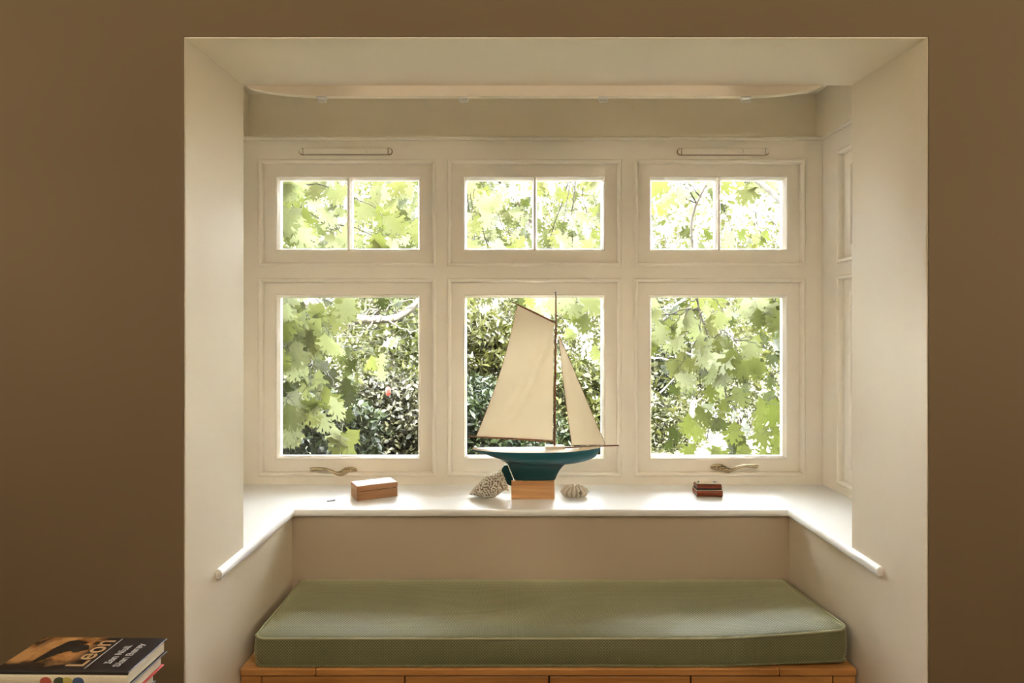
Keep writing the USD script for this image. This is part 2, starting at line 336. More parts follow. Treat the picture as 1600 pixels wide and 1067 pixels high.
M['ventgap'] = mat('vent_edge', (0.30, 0.22, 0.13), 0.7)
def ell(cu, cv, cn, ru, rv, rn, rot=0.0):
    s = trimesh.creation.icosphere(3, 1.0); v = s.vertices * [ru, rv, rn]
    c, q = math.cos(rot), math.sin(rot)
    s.vertices = np.stack([cu + c * v[:, 0] - q * v[:, 1], cv + q * v[:, 0] + c * v[:, 1], cn + v[:, 2]], 1); return s
def make_handle(parent, hu, hv, s, fmap):
    """cranked espagnolette handle; s=-1: lever to the left. hu,hv = pivot"""
    f0 = .015
    plate = ell(hu - s * .030, hv + .006, f0 - .003, .031, .013, .007, .02)
    boss = ell(hu - s * .012, hv + .003, f0 - .018, .020, .0125, .016, -s * .25)
    neck = ell(hu - s * .002, hv - .001, f0 - .03, .017, .011, .011, 0)
    path = spline([(hu, hv - .002, f0 - .034), (hu + s * .018, hv + .002, f0 - .036), (hu + s * .042, hv + .0135, f0 - .037), (hu + s * .072, hv + .019, f0 - .038), (hu + s * .104, hv + .0175, f0 - .038), (hu + s * .118, hv + .016, f0 - .038)], 30)
    t = np.linspace(0, 1, 30); hgt = np.interp(t, [0, .25, .5, .85, 1], [.0095, .0055, .0055, .0085, .0065]); dep = np.interp(t, [0, .3, 1], [.009, .006, .004])
    ang = np.arange(12) * 2 * np.pi / 12; T = np.gradient(path, axis=0); T /= np.linalg.norm(T, axis=1, keepdims=True)
    Nn = np.stack([-T[:, 1], T[:, 0], 0 * T[:, 0]], 1); Nn /= np.linalg.norm(Nn, axis=1, keepdims=True)
    V = path[:, None] + hgt[:, None, None] * np.cos(ang)[None, :, None] * Nn[:, None] + dep[:, None, None] * np.sin(ang)[None, :, None] * np.array([0, 0, 1.])
    lev = trimesh.Trimesh(V.reshape(-1, 3), [], process=False); F = []
    for i in range(29):
        for j in range(12):
            a, b = i * 12 + j, i * 12 + (j + 1) % 12; F += [(a, b, b + 12), (a, b + 12, a + 12)]
    for j in range(1, 11): F += [(0, j, j + 1), (29 * 12, 29 * 12 + j + 1, 29 * 12 + j)]
    lev = trimesh.Trimesh(V.reshape(-1, 3), np.array(F), process=False); lev.fix_normals()
    cap = ell(hu, hv - .001, f0 - .043, .006, .006, .003)
    m = [xform(x, fmap) for x in (plate, boss, neck, lev, cap)]
    obj('handle', m, M['metal'], parent, smooth=45, label='aged nickel cranked window handle')

K = .002575
U = lambda px: (px - 796) * K
Zp = lambda py: EYE[2] - (py - 515) * K
back = lambda u, v, n: np.stack([u, YB + n, v], 1)
rows = [(Zp(743), Zp(436)), (Zp(415), Zp(250))]
build_window(1, (BL, BR, ZS - .02, ZT), [(U(405), U(680)), (U(700), U(970)), (U(992), U(1257))], rows, back,
             handles=[(U(533.5), Zp(738), -1), (U(1135), Zp(733), 1)], vents=[(U(468), U(613), Zp(242), Zp(232)), (U(1058), U(1201), Zp(242.5), Zp(232.5))])
build_window(2, (YF, YB, ZS - .02, ZT), [(YF + .09, .955)], rows, lambda u, v, n: np.stack([BR + n, u, v], 1))
build_window(3, (YF, YB, ZS - .02, ZT), [(YF + .09, .955)], rows, lambda u, v, n: np.stack([BL - n, u, v], 1))
# moulded ledge on top of the frame
lp = [(0, 0), (0, .012), (.004, .016), (.06, .016), (.06, 0)]
led = []
prof = np.array([(-.012, 0), (-.014, .005), (-.012, .012), (-.006, .016), (.055, .016), (.055, 0)])
pm = trimesh.creation.extrude_polygon(Polygon(prof), BR - BL, engine='earcut'); v = pm.vertices.copy()
pm.vertices = np.stack([v[:, 2] + BL, YB + v[:, 0], ZT + v[:, 1]], 1); pm.fix_normals(); led.append(pm)
for side in (-1, 1):
    q = trimesh.creation.extrude_polygon(Polygon(np.array([(-.010, 0), (-.012, .005), (-.010, .012), (-.004, .016), (.02, .016), (.02, 0)])), YB - YF, engine='earcut'); v = q.vertices.copy()
    q.vertices = np.stack([(BR + v[:, 0]) if side > 0 else (BL - v[:, 0]), YF + v[:, 2], ZT + v[:, 1]], 1); q.fix_normals(); led.append(q)
struct('trim_2', led, M['white'])

# window sill: one continuous U-shaped board with a rounded nosing
OV = .016
inner = [(XL + OV, .16), (XL + OV, YN - .022), (XR - OV, YN - .022), (XR - OV, .18)]
def sill_poly(off):
    return Polygon([(XL, YF), (XL, .16 + off * .5), (XL + OV - off, .16 + off * .5), (XL + OV - off, YN - .022 + off), (XR - OV + off, YN - .022 + off), (XR - OV + off, .18 + off * .5), (XR, .18 + off * .5), (XR, YF), (BR, YF), (BR, YB + .02), (BL, YB + .02), (BL, YF)])
th = .027; V, F = [], []
steps = [(0.012, -th), (.004, -th + .002), (0.0, -th + .008), (0.0, -.008), (.0035, -.0025), (.010, 0.0)]
layers = [np.array(sill_poly(o).exterior.coords)[:-1] for o, _ in steps]
for (o, z), lay in zip(steps, layers): V += [(x, y, ZS + z) for x, y in lay]
k = len(layers[0])
for i in range(len(steps) - 1):
    for j in range(k):
        a, b = i * k + j, i * k + (j + 1) % k; F += [(a, b, b + k), (a, b + k, a + k)]
import mapbox_earcut as _ec
for li, flip in ((0, True), (len(steps) - 1, False)):
    tri = _ec.triangulate_float64(layers[li], np.array([k], np.uint32)).reshape(-1, 3)
    F += [tuple((t[::-1] if flip else t) + li * k) for t in tri]
sm = trimesh.Trimesh(np.array(V), np.array(F), process=False); sm.fix_normals()
struct('trim_3', sm, M['sill'], smooth=35)

# ------------------------------------------------------------------ window seat and cushion
ws = thing('window_seat', 'light oak window seat cabinet with panelled fronts under the green cushion', 'window seat')
SF, SZ = .297, .425
s1, s2 = -.3 - .243, .76
seams = [XL + .004, (493 - 796) * .0018, (1218 - 796) * .0018, XR - .004]
for a, b in zip(seams[:-1], seams[1:]):
    obj('seat_board', rbox(a + .0008, b - .0008, SF, YN - .004, SZ - .021, SZ, .003), M['oak'], ws)
obj('carcass', [bx(XL + .006, XR - .006, SF + .03, YN - .005, .0, SZ - .022)], M['groove'], ws)
dl = [(408 - 796) * .0018, (632 - 796) * .0018, (858 - 796) * .0018, (1080 - 796) * .0018, (1303 - 796) * .0018]
obj('stile', rbox(XL + .004, dl[0] - .002, SF + .008, SF + .034, .0, SZ - .0225, .002), M['oak'], ws)
obj('stile', rbox(dl[-1] + .002, XR - .004, SF + .008, SF + .034, .0, SZ - .0225, .002), M['oak'], ws)
for a, b in zip(dl[:-1], dl[1:]):
    dd = obj('door', xform(ring((a + .002, b - .002, .085, SZ - .026), [(0, .03), (0, .001), (.0015, 0), (.055, 0), (.058, .004), (.058, .012)]), lambda u, v, n: np.stack([u, SF + .008 + n, v], 1)), M['oak'], ws)
    obj('panel', rbox(a + .056, b - .056, SF + .018, SF + .026, .14, SZ - .08, .002), M['oak'], dd)
    obj('knob', [ell(0, 0, 0, .012, .012, .012).apply_translation(((a + b) / 2, SF - .012, SZ - .055)), trimesh.creation.cylinder(.005, .024, sections=12, transform=trimesh.transformations.rotation_matrix(math.pi / 2, (1, 0, 0))).apply_translation(((a + b) / 2, SF - .002, SZ - .055))], M['metal'], dd, smooth=40)
obj('plinth', rbox(dl[0], dl[-1], SF + .02, SF + .035, 0, .082, .002), M['oak'], ws)

# box cushion
def cushion_outline(n=40):
    """rounded rectangle counter-clockwise, uniform samples per side"""
    x0, x1, y0, y1 = XL + .038, XR - .022, SF + .010, YN - .012
    P = []
    for cx, cy, a0, r in ((x1 - .022, y0 + .02, -90, .02), (x1 - .02, y1 - .02, 0, .02), (x0 + .02, y1 - .02, 90, .02), (x0 + .024, y0 + .024, 180, .024)):
        for a in np.radians(a0 + np.linspace(0, 90, 7)): P.append((cx + r * math.cos(a), cy + r * math.sin(a)))
    P = np.array(P + [P[0]])
    s = np.r_[0, np.cumsum(np.linalg.norm(np.diff(P, axis=0), axis=1))]
    t = np.linspace(0, s[-1], 321)[:-1]
    return np.stack([np.interp(t, s, P[:, 0]), np.interp(t, s, P[:, 1])], 1)
C = cushion_outline(); cc = C.mean(0); CT, CB = SZ + .079, SZ + .001
def wob(x, y): return .5 * (meshkit.fbm(np.stack([x * 5, y * 6, 0 * x], -1), 3, 4) - .5)
def topz(x, y):
    ex = np.minimum(np.clip((x - C[:, 0].min()) / .10, 0, 1), np.clip((C[:, 0].max() - x) / .10, 0, 1))
    ey = np.minimum(np.clip((y - C[:, 1].min()) / .10, 0, 1), np.clip((C[:, 1].max() - y) / .10, 0, 1))
    e = np.sqrt(np.clip(1 - (1 - np.minimum(ex, ey)) ** 2, 0, 1))
    lift = .026 * np.clip((x - .55) / .40, 0, 1) ** 1.5 * np.clip(1.15 - (y - SF) / .30, 0, 1)
    dents = -.006 * np.exp(-((x + .15) ** 2 + (y - .55) ** 2) / .03) - .006 * np.exp(-((x + .02) / .10) ** 2 - ((y - .47) / .07) ** 2)
    return CT + .014 * e + lift + .009 * wob(x, y) * e + dents * e
V, F = [], []; ringsT = [1.0, .985, .96, .92, .86, .78, .68, .56, .42, .26, .1]
def ring_at(s, z): return np.column_stack([cc + (C - cc) * s, z])
n = len(C); edge = topz(C[:, 0], C[:, 1])
pu = .0022 * np.sin(C[:, 0] * 150 + 2 * np.sin(C[:, 0] * 37)) * np.clip((C[:, 0] - .40) / .2, 0, 1) * np.clip((.82 - C[:, 0]) / .1, 0, 1)  # puckers in the front border
def side(fz, bulge):
    q = C + (C - cc) / np.linalg.norm(C - cc, axis=1, keepdims=True) * bulge
    q = q.copy(); q[:, 1] = np.where(C[:, 1] < SF + .03, q[:, 1] + pu * (1 if 0.1 < fz < .95 else 0), q[:, 1])
    return np.column_stack([q, CB + (edge - CB) * fz + .014 * np.clip((C[:, 0] - .60) / .36, 0, 1) * (1 - fz)])
layers = [side(0, -.012), side(.04, -.003), side(.12, .001), side(.35, .004), side(.65, .004), side(.9, .001), side(.97, -.002), side(1.0, -.004)]
for s_ in ringsT[1:]:
    q = cc + (C - cc) * s_; layers.append(np.column_stack([q, topz(q[:, 0], q[:, 1])]))
V = np.vstack(layers + [np.array([[cc[0], cc[1], float(topz(cc[:1], cc[1:])[0])]]), np.array([[cc[0], cc[1], CB]])])
for i in range(len(layers) - 1):
    for j in range(n):
        a, b = i * n + j, i * n + (j + 1) % n; F += [(a, b, b + n), (a, b + n, a + n)]
e0 = (len(layers) - 1) * n; ct, cb = len(layers) * n, len(layers) * n + 1
for j in range(n): F += [(e0 + j, e0 + (j + 1) % n, ct), ((j + 1) % n, j, cb)]
cu = thing('seat_cushion', 'long sage green woven box cushion with piped edges on the window seat', 'cushion')
obj('cushion_body', trimesh.Trimesh(V, np.array(F), process=False), M['cushion'], cu, smooth=50)
def loop_tube(P, r):
    return tube(np.vstack([P, P[:2]]), r, 6, cap=False)
obj('piping', loop_tube(np.column_stack([C + (C - cc) / np.linalg.norm(C - cc, axis=1, keepdims=True) * -.0005, edge + .0005]), .0034), M['piping'], cu, smooth=True, label='paler green piping along the top edge')
obj('piping', loop_tube(side(.03, -.001), .0030), M['cushion'], cu, smooth=True)

# ------------------------------------------------------------------ model yacht
dY = 2.372
def bp(px, py, y=0.0): q = at(px, py, dY); return np.array([q[0], q[1] + y, q[2]])
kk = dY / 1000
yacht = thing('model_yacht', 'teal hulled wooden model yacht with cream sails on a wood block', 'model boat')
st = np.linspace(0, 1, 49)
sx = 738.5 + (937 - 738.5) * st
deckp = np.interp(st, [0, .1, .3, .55, .8, 1], [701.8, 702.6, 703.2, 703.2, 702, 699.5])
from scipy.interpolate import PchipInterpolator as PC
botp = PC([0, .04, .12, .25, .4, .55, .72, .86, .94, .985, 1.0], [704.5, 706.2, 710.5, 718.5, 724.0, 726, 725, 721, 716, 709, 702.5])(st)
beam = PC([0, .03, .12, .3, .5, .7, .88, .96, 1.0], [.004, .016, .034, .052, .058, .053, .033, .016, .003])(st)
NA = 17; V = []
for i in range(len(st)):
    base = bp(sx[i], deckp[i]); dep = (botp[i] - deckp[i]) * kk
    for a in np.linspace(-math.pi / 2, math.pi / 2, NA):
        sy = np.sign(math.sin(a)) * abs(math.sin(a)) ** .75; cz = abs(math.cos(a)) ** .9
        V.append((base[0], base[1] + beam[i] * sy, base[2] - dep * cz))
V = np.array(V); F = []
for i in range(len(st) - 1):
    for j in range(NA - 1):
        a = i * NA + j; F += [(a, a + NA, a + NA + 1), (a, a + NA + 1, a + 1)]
    F += [(i * NA, (i + 1) * NA, (i + 1) * NA + NA - 1)][:0]
hull = trimesh.Trimesh(V, np.array(F), process=False)
if hull.face_normals[len(F) // 2][2] > 0: hull.invert()
obj('hull', hull, M['hull'], yacht, smooth=60)
# deck: slightly cambered lid with a thin gunwale line
DV, DF = [], []; ND = 9
for i in range(len(st)):
    base = bp(sx[i], deckp[i])
    for q in np.linspace(-1, 1, ND): DV.append((base[0], base[1] + beam[i] * q, base[2] + .0035 + .003 * (1 - q * q) - (.0035 if abs(q) == 1 else 0)))
for i in range(len(st) - 1):
    for j in range(ND - 1):
        a = i * ND + j; DF += [(a, a + ND, a + ND + 1), (a, a + ND + 1, a + 1)]
deck = trimesh.Trimesh(np.array(DV), np.array(DF), process=False)
if deck.face_normals[len(DF) // 2][2] < 0: deck.invert()
obj('deck', deck, M['deck'], yacht, smooth=40, label='cream painted deck')
# fin keel
kz = np.linspace(0, 1, 14); KV, NK = [], 24
kl = PC([0, .12, .35, 1], [782, 790, 794.5, 803.5])(kz); kr = PC([0, .1, .3, .6, 1], [905, 890, 880, 873, 867.5])(kz)
kzp = 719 + (749.3 - 719) * kz
kt = PC([0, .15, .5, .85, 1], [.034, .020, .014, .016, .014])(kz)
for i in range(len(kz)):
    for j in range(NK):
        a = 2 * math.pi * j / NK; u = (1 - math.cos(a)) / 2
        yy = kt[i] * math.copysign(abs(math.sin(a)) ** .8, math.sin(a)) * (0.6 + .4 * math.sin(math.pi * u))
        q = bp(kl[i] + (kr[i] - kl[i]) * u, kzp[i]); KV.append((q[0], q[1] + yy, q[2]))
KF = []
for i in range(len(kz) - 1):
    for j in range(NK):
        a, b = i * NK + j, i * NK + (j + 1) % NK; KF += [(a, b, b + NK), (a, b + NK, a + NK)]
for j in range(1, NK - 1): KF += [(0, j + 1, j), ((len(kz) - 1) * NK, (len(kz) - 1) * NK + j, (len(kz) - 1) * NK + j + 1)]
keel = trimesh.Trimesh(np.array(KV), np.array(KF), process=False); keel.fix_normals()
obj('keel', keel, M['keel'], yacht, smooth=50)
rp = Polygon([(793, 727), (788.5, 727.5), (785, 732), (784.3, 739), (786, 747), (790, 752.5), (795.5, 757), (799.5, 758), (801, 755), (801.5, 750), (799, 741), (796, 733)])
rw = [bp(x, y) for x, y in rp.exterior.coords[:-1]]
rm = trimesh.creation.extrude_polygon(Polygon([(p[0], p[2]) for p in rw]).buffer(.0015, 3), .008, engine='earcut'); v = rm.vertices.copy()
rm.vertices = np.stack([v[:, 0], rw[0][1] - .004 + v[:, 2], v[:, 1]], 1); rm.fix_normals()
obj('rudder', rm, M['keel'], yacht)
obj('rudder_post', tube([bp(792.5, 723, -.006), bp(797, 734, -.010), bp(802.5, 748.5, -.012)], .0016, 6), M['whiteline'], yacht, smooth=True, label='thin white rudder post')
cz = bp(867, 700)
obj('coaming', rbox(cz[0] - .036, cz[0] + .036, cz[1] - .022, cz[1] + .022, cz[2] - .004, cz[2] + .0095, .002), M['deck'], yacht, label='pale raised block at the mast foot')
obj('mast', tube([bp(866.3, 701), bp(867, 620), bp(868.5, 520), bp(868.5, 458)], [.0042, .0042, .0036, .0024], 10), M['spar'], yacht, smooth=True, label='brown varnished mast')
obj('mast_cap', ell(0, 0, 0, .004, .004, .006).apply_translation(bp(868.5, 458)), M['steel'], yacht, smooth=True)
obj('boom', tube([bp(733, 681.5, -.006), bp(800, 685, -.006), bp(866, 689.5, -.004)], [.0026, .0034, .003], 8), M['spar'], yacht, smooth=True)
obj('gaff', tube([bp(800, 472, .0), bp(835, 488, .0), bp(867, 504, -.002)], [.0022, .0028, .003], 8), M['spar'], yacht, smooth=True)
obj('bowsprit', tube([bp(882, 699.5), bp(925, 697.2), bp(967, 695.8)], [.0032, .003, .0022], 8), M['spar'], yacht, smooth=True)
for z_ in (605, 643, 666, 525):
    q = bp(867.5, z_); obj('mast_ring', trimesh.creation.torus(.0052, .0016, 16, 6).apply_translation(q), M['spar'], yacht, smooth=True)
# sails
def grid_sail(TL, TR, BR_, BL_, nu, nv, hollow, belly, fold=0.0):
    G = np.zeros((nv, nu, 3))
    for a, v_ in enumerate(np.linspace(0, 1, nv)):
        for b, u_ in enumerate(np.linspace(0, 1, nu)):
            p = (1 - v_) * ((1 - u_) * TL + u_ * TR) + v_ * ((1 - u_) * BL_ + u_ * BR_)
            p = p + np.array([hollow * math.sin(math.pi * v_) * (1 - u_), 0, 0])
            y = belly * math.sin(math.pi * u_) * (0.35 + .65 * v_) * math.sin(math.pi * min(1, .12 + .85 * v_))
            if fold:
                s = (u_ - (0.97 - .80 * v_)); y += fold * math.exp(-(s / .07) ** 2) * min(1, v_ * 3) * min(1, (1 - v_) * 3) - fold * .6 * math.exp(-((s - .13) / .06) ** 2) * min(1, v_ * 3) * min(1, (1 - v_) * 4)
            G[a, b] = p + np.array([0, y, 0])
    return G
mg = grid_sail(bp(808.5, 476.5), bp(865.5, 504.5), bp(863.5, 687.5), bp(744, 682), 44, 60, .014, .030, -.013)
ms = obj('mainsail', sheet(mg, .0008), M['sail'], yacht, smooth=50, label='large cream canvas mainsail')
obj('bolt_rope', [tube(mg[:, 0] + [0, -.0006, 0], .0008, 5), tube(mg[0] + [0, -.0006, .0], .0008, 5), tube(mg[-1] + [0, -.0006, .0], .0007, 5)], M['rope'], ms, smooth=True)
jg = grid_sail(bp(872.8, 525), bp(874.2, 525), bp(946, 694.5), bp(893.5, 695.5), 26, 50, -.003, .018)
js = obj('jib', sheet(jg, .0008), M['sail'], yacht, smooth=50, label='narrow triangular cream jib sail')
obj('bolt_rope', [tube(jg[:, 0] + [0, -.0006, 0], .0008, 5), tube(jg[:, -1] + [0, -.0006, 0], .0009, 5), tube(jg[-1] + [0, -.0006, 0], .0006, 5)], M['rope'], js, smooth=True)
obj('rigging', [tube([bp(946, 694.5), bp(938, 698)], .0006, 4), tube([bp(872.8, 525), bp(868.6, 522)], .0007, 4), tube([bp(893.5, 695.5), bp(893, 699)], .0009, 4), tube([bp(905, 699, -.02), bp(912, 697, 0)], .001, 4), tube([bp(744, 682), bp(741, 682, -.006)], .0006, 4)], M['rope'], yacht)
bk = thing('display_block', 'small oblong pine block carrying the model yacht on the sill', 'display block')
q0, q1 = at(799, 780, 2.3535), at(866.5, 780, 2.3535)
obj('block', rbox(q0[0], q1[0], q0[1], q0[1] + .05, ZS, bp(0, 749.8)[2], .0015), M['pine'], bk)

# ------------------------------------------------------------------ things on the sill
# wooden box, turned a little
wb = thing('wooden_box', 'lidded brown wooden box with a pale wavy inlay on the sill below the left handle', 'box', loc=(-.5535, .8265, ZS), yaw=28.2)
Wd, Dp, Hh, Hl = .152, .088, .0535, .0335
obj('body', rbox(0, Wd, 0, Dp, 0, Hl - .0012, .0014), M['boxwood'], wb)
obj('lid_gap', rbox(.002, Wd - .002, .002, Dp - .002, Hl - .0013, Hl + .0005, .0004), M['groove'], wb)
lid = obj('lid', rbox(-.001, Wd + .001, -.001, Dp + .001, Hl + .0004, Hh, .0015), M['boxwood'], wb)
wx = np.linspace(.006, Wd - .006, 40)
band = Polygon(np.vstack([np.stack([wx, .006 + 0 * wx], 1), np.stack([wx, .017 + .007 * np.sin(wx * 95) * (.4 + .6 * wx / Wd)], 1)[::-1]]))
obj('inlay', extrude(band, Hh - .0003, Hh + .0004), mat('sage_inlay', (0.36, 0.38, 0.24), 0.45), lid, label='sage green wavy inlay strip')
# brain coral
def coral_mesh():
    rs = np.random.default_rng(3); s = trimesh.creation.icosphere(6, 1.0); d = s.vertices
    v = d * np.array([.074, .050, .052]); z = (d[:, 2] + 1) / 2
    v[:, 2] += .050
    tx = np.clip((d[:, 0] + 1) / 2, 0, 1)
    hmax = np.interp(tx, [0, .12, .4, .68, .80, .86, .94, 1], [.022, .046, .078, .094, .109, .106, .080, .045])
    v[:, 2] = (np.clip(v[:, 2], 0, .102) / .102) ** .72 * hmax
    v[:, 0] += .012 * z * (1 - tx)
    base = d.copy(); k = 2 * np.pi / .0092; ph = 0
    for i in range(46):
        w = rs.normal(size=3); w /= np.linalg.norm(w); ph = ph + np.cos(v @ (w * k) + rs.uniform(0, 6.28))
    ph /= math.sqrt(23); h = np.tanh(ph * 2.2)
    m = trimesh.Trimesh(v, s.faces, process=False); nn = m.vertex_normals
    v2 = v + nn * (h * .0020)[:, None] * np.clip(v[:, 2:3] / .006, 0, 1) + nn * (.004 * (meshkit.fbm(v * 28, 3, 5) - .5))[:, None]
    v2[:, 2] = np.maximum(v2[:, 2], 0)
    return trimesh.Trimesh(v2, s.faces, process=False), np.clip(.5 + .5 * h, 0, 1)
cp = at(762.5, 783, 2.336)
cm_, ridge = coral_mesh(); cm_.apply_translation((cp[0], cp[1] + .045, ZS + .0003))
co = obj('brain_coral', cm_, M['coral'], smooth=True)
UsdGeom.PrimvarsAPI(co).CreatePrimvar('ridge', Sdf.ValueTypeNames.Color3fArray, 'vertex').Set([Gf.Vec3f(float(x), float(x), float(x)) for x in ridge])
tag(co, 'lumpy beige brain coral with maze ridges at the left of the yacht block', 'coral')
def fossil_mesh():
    s = trimesh.creation.icosphere(5, 1.0); d = s.vertices; a = np.arctan2(d[:, 1], d[:, 0]); rad = np.hypot(d[:, 0], d[:, 1])
    v = d * np.array([.047, .034, .022]); ribs = .5 + .5 * np.cos(a * 15)
    f = 1 + .20 * (ribs - .5) * np.clip(rad * 1.4, 0, 1) - .0
    v = v * f[:, None]; v[:, 2] += .006 * np.exp(-((rad - .55) / .16) ** 2) * (d[:, 2] > 0) * (np.cos(a * 7) > -.2)
    v[:, 2] -= .010 * np.exp(-(rad / .28) ** 2) * (d[:, 2] > 0)
    hole = np.exp(-(((a + 1.15) / .16) ** 2 + ((d[:, 2] - .05) / .26) ** 2)) ; v *= (1 - .30 * hole)[:, None]
    v += (meshkit.fbm(v * 90, 3, 8) - .5)[:, None] * d * .006
    v[:, 2] = np.maximum(v[:, 2] + .019, 0)
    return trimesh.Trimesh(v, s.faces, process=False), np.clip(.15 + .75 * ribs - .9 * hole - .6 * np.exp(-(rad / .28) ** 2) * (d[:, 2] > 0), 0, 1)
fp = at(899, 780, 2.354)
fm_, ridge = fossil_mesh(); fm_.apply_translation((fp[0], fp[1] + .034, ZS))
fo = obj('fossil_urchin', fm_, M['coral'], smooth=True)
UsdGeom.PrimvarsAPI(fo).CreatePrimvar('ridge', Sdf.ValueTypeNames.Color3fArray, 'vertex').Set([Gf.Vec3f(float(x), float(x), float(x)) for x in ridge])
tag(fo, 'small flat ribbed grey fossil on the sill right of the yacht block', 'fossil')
# little treasure-chest style box
tp = at(1109, 777.5, 2.3755)
tb = thing('trinket_box', 'tiny red wood trinket box with pale metal top and bands under the right handle', 'box', loc=(tp[0], tp[1], ZS), yaw=-2.5)
def extr_x(prof, x0, x1):
    m = trimesh.creation.extrude_polygon(Polygon(prof), x1 - x0, engine='earcut'); v = m.vertices.copy()
    m.vertices = np.stack([v[:, 2] + x0, v[:, 0], v[:, 1]], 1); m.fix_normals(); return m
obj('body', extr_x([(.004, .004), (.0, .010), (-.001, .018), (.002, .0245), (.062, .0245), (.065, .018), (.064, .010), (.060, .004)], -.048, .048), M['rosewood'], tb)
obj('base', rbox(-.047, .047, .002, .062, 0, .0045, .001), M['metal'], tb, label='pale metal foot')
obj('band', rbox(-.049, .049, .000, .064, .0245, .0285, .001), M['metal'], tb, label='pale metal band')
obj('shadow_gap', rbox(-.045, .045, .004, .060, .0285, .034, .001), M['groove'], tb)
ld = obj('lid', extr_x([(.002, .034), (.002, .040), (.010, .046), (.054, .046), (.062, .040), (.062, .034)], -.045, .045), M['rosewood'], tb)
obj('lid_plate', rbox(-.044, .044, .010, .055, .046, .0485, .001), M['metal'], ld, label='polished pale metal plate')
for sx_ in (-.030, .030): obj('stud', ell(sx_, .046, .0495, .004, .004, .003), M['steel'], ld, smooth=True)
# small pin left lying on the sill
pp = at(517, 785.5, 2.3255)
pn = thing('metal_pin', 'tiny grey metal pin lying on the sill in front of the wooden box', 'pin', loc=(pp[0], pp[1], ZS), yaw=32)
obj('shank', tube([(-.014, 0, .0022), (.012, 0, .0022)], .0018, 8), M['steel'], pn, smooth=True)
obj('pin_head', tube([(.011, 0, .0028), (.015, 0, .0028)], .0026, 8), M['steel'], pn, smooth=True)

# ------------------------------------------------------------------ books on a side table
BX0, BX1, BY0, BY1, BZ = -.8955, -.657, -.394, -.270, .787
def add_book(name, label, x0, x1, y0, y1, z1, t, cover, top, spine_m, yaw, extra=None):
    """spine to the viewer (y0 side); pages visible on the +x end"""
    w, d = x1 - x0, y1 - y0
    b = thing(name, label, 'book', loc=(x0, y0, z1 - t), yaw=yaw)
    ct = .0022
    obj('page_block', rbox(.004, w - .004, .004, d - .004, ct, t - ct, .001), M['paper'], b)
    obj('back_cover', rbox(0, w, .002, d, 0, ct, .0007), cover, b)
    tc = obj('front_cover', rbox(0, w, .002, d, t - ct, t, .0007), top, b)
    prof = [(0.006, 0), (.0015, t * .08), (-.001, t * .3), (-.0015, t * .5), (-.001, t * .7), (.0015, t * .92), (.006, t), (.0075, t), (.004, t * .85), (.003, t * .5), (.004, t * .15), (.0075, 0)]
    obj('spine', extr_x(prof, 0, w), spine_m, b)
    return b, tc, w, d
def cover_mat():
    # printed dust jacket: orange sky, black silhouettes and a black right half (flat print)
    return usdkit.material(stage, '/World/Looks/jacket_print', {
        "c": ("texture_coordinate", {}), "s": ("separate_xyz", {}), "n": ("noise_texture", {"scale": 21.0, "detail": 4.0, "roughness": 0.6}),
        "wx": ("math", {"math_type": "multiply_add", "value2": 0.06}), "mx": ("map_range", {"from_min": 0.135, "from_max": 0.160, "clamp": True}),
        "wy": ("math", {"math_type": "multiply_add", "value2": 0.05}), "my": ("map_range", {"from_min": 0.050, "from_max": 0.068, "clamp": True}),
        "r": ("rgb_ramp", {"ramp": [(0.40, (0.02, 0.012, 0.008)), (0.47, (0.30, 0.13, 0.035)), (0.60, (0.50, 0.26, 0.09)), (0.8, (0.42, 0.27, 0.13))]}),
        "a": ("mix", {"mix_type": "mix", "color1": (0.018, 0.012, 0.010)}), "b": ("mix", {"mix_type": "mix", "color2": (0.016, 0.012, 0.012)}),
        "p": ("principled_bsdf", {"roughness": 0.3})},
        [("c.object", "s.vector"), ("c.object", "n.vector"), ("n.fac", "wx.value1"), ("s.x", "wx.value3"), ("wx.value", "mx.value"), ("n.fac", "wy.value1"), ("s.y", "wy.value3"), ("wy.value", "my.value"),
         ("n.fac", "r.fac"), ("r.color", "a.color2"), ("my.result", "a.fac"), ("a.color", "b.color1"), ("mx.result", "b.fac"), ("b.color", "p.base_color")], surface="p.BSDF")
M['ink_grey'] = mat('grey_ink', (0.34, 0.32, 0.30), 0.5); M['ink_tan'] = mat('tan_ink', (0.36, 0.22, 0.10), 0.5)
b1, tc, w, d = add_book('novel', 'black and orange jacketed book with grey lettering on top of the stack', BX0, BX1, BY0, BY1, BZ, .0265, M['black'], cover_mat(), M['paper'], -1.0)
obj('jacket_edge', extr_x([(-.0002, .0222), (.0007, .0245), (.006, .0267), (.009, .0266), (.002, .0240), (.0010, .0222)], -.0002, w + .0002), M['black'], b1)
def lettering(text, h, x, y, mt, parent, name='lettering', bold=False, z=.0265):
    m = meshkit.text_mesh(text, h, .0003, bold)
    v = m.vertices.copy(); m.vertices = np.stack([x - v[:, 1], y + v[:, 0], v[:, 2] + z - .00005], 1); m.fix_normals()
    obj(name, m, mt, parent)
lettering('Ian Niall', .0120, .189, .028, M['ink_grey'], tc, bold=True)
lettering('Sian Barey', .0120, .210, .018, M['ink_grey'], tc, bold=True)
lettering('Leon', .0305, .146, .016, M['ink_tan'], tc, bold=True)
obj('printed_line', rbox(.1535, .1555, .012, d - .004, .0263, .02675, .0001), M['ink_grey'], tc)
for i_ in range(3): obj('printed_line', rbox(.016 + i_ * .005, .0175 + i_ * .005, .080, .114, .0263, .02668, .0001), M['ink_tan'], tc)
mm_ = []
blob = [(.055, .084), (.062, .105), (.075, .110), (.083, .094), (.105, .090), (.112, .079), (.098, .070), (.088, .077), (.070, .068), (.058, .042), (.048, .034), (.050, .050)]
obj('printed_figure', extrude(Polygon(blob).buffer(.004, 3), .0262, .02665), M['black'], tc)
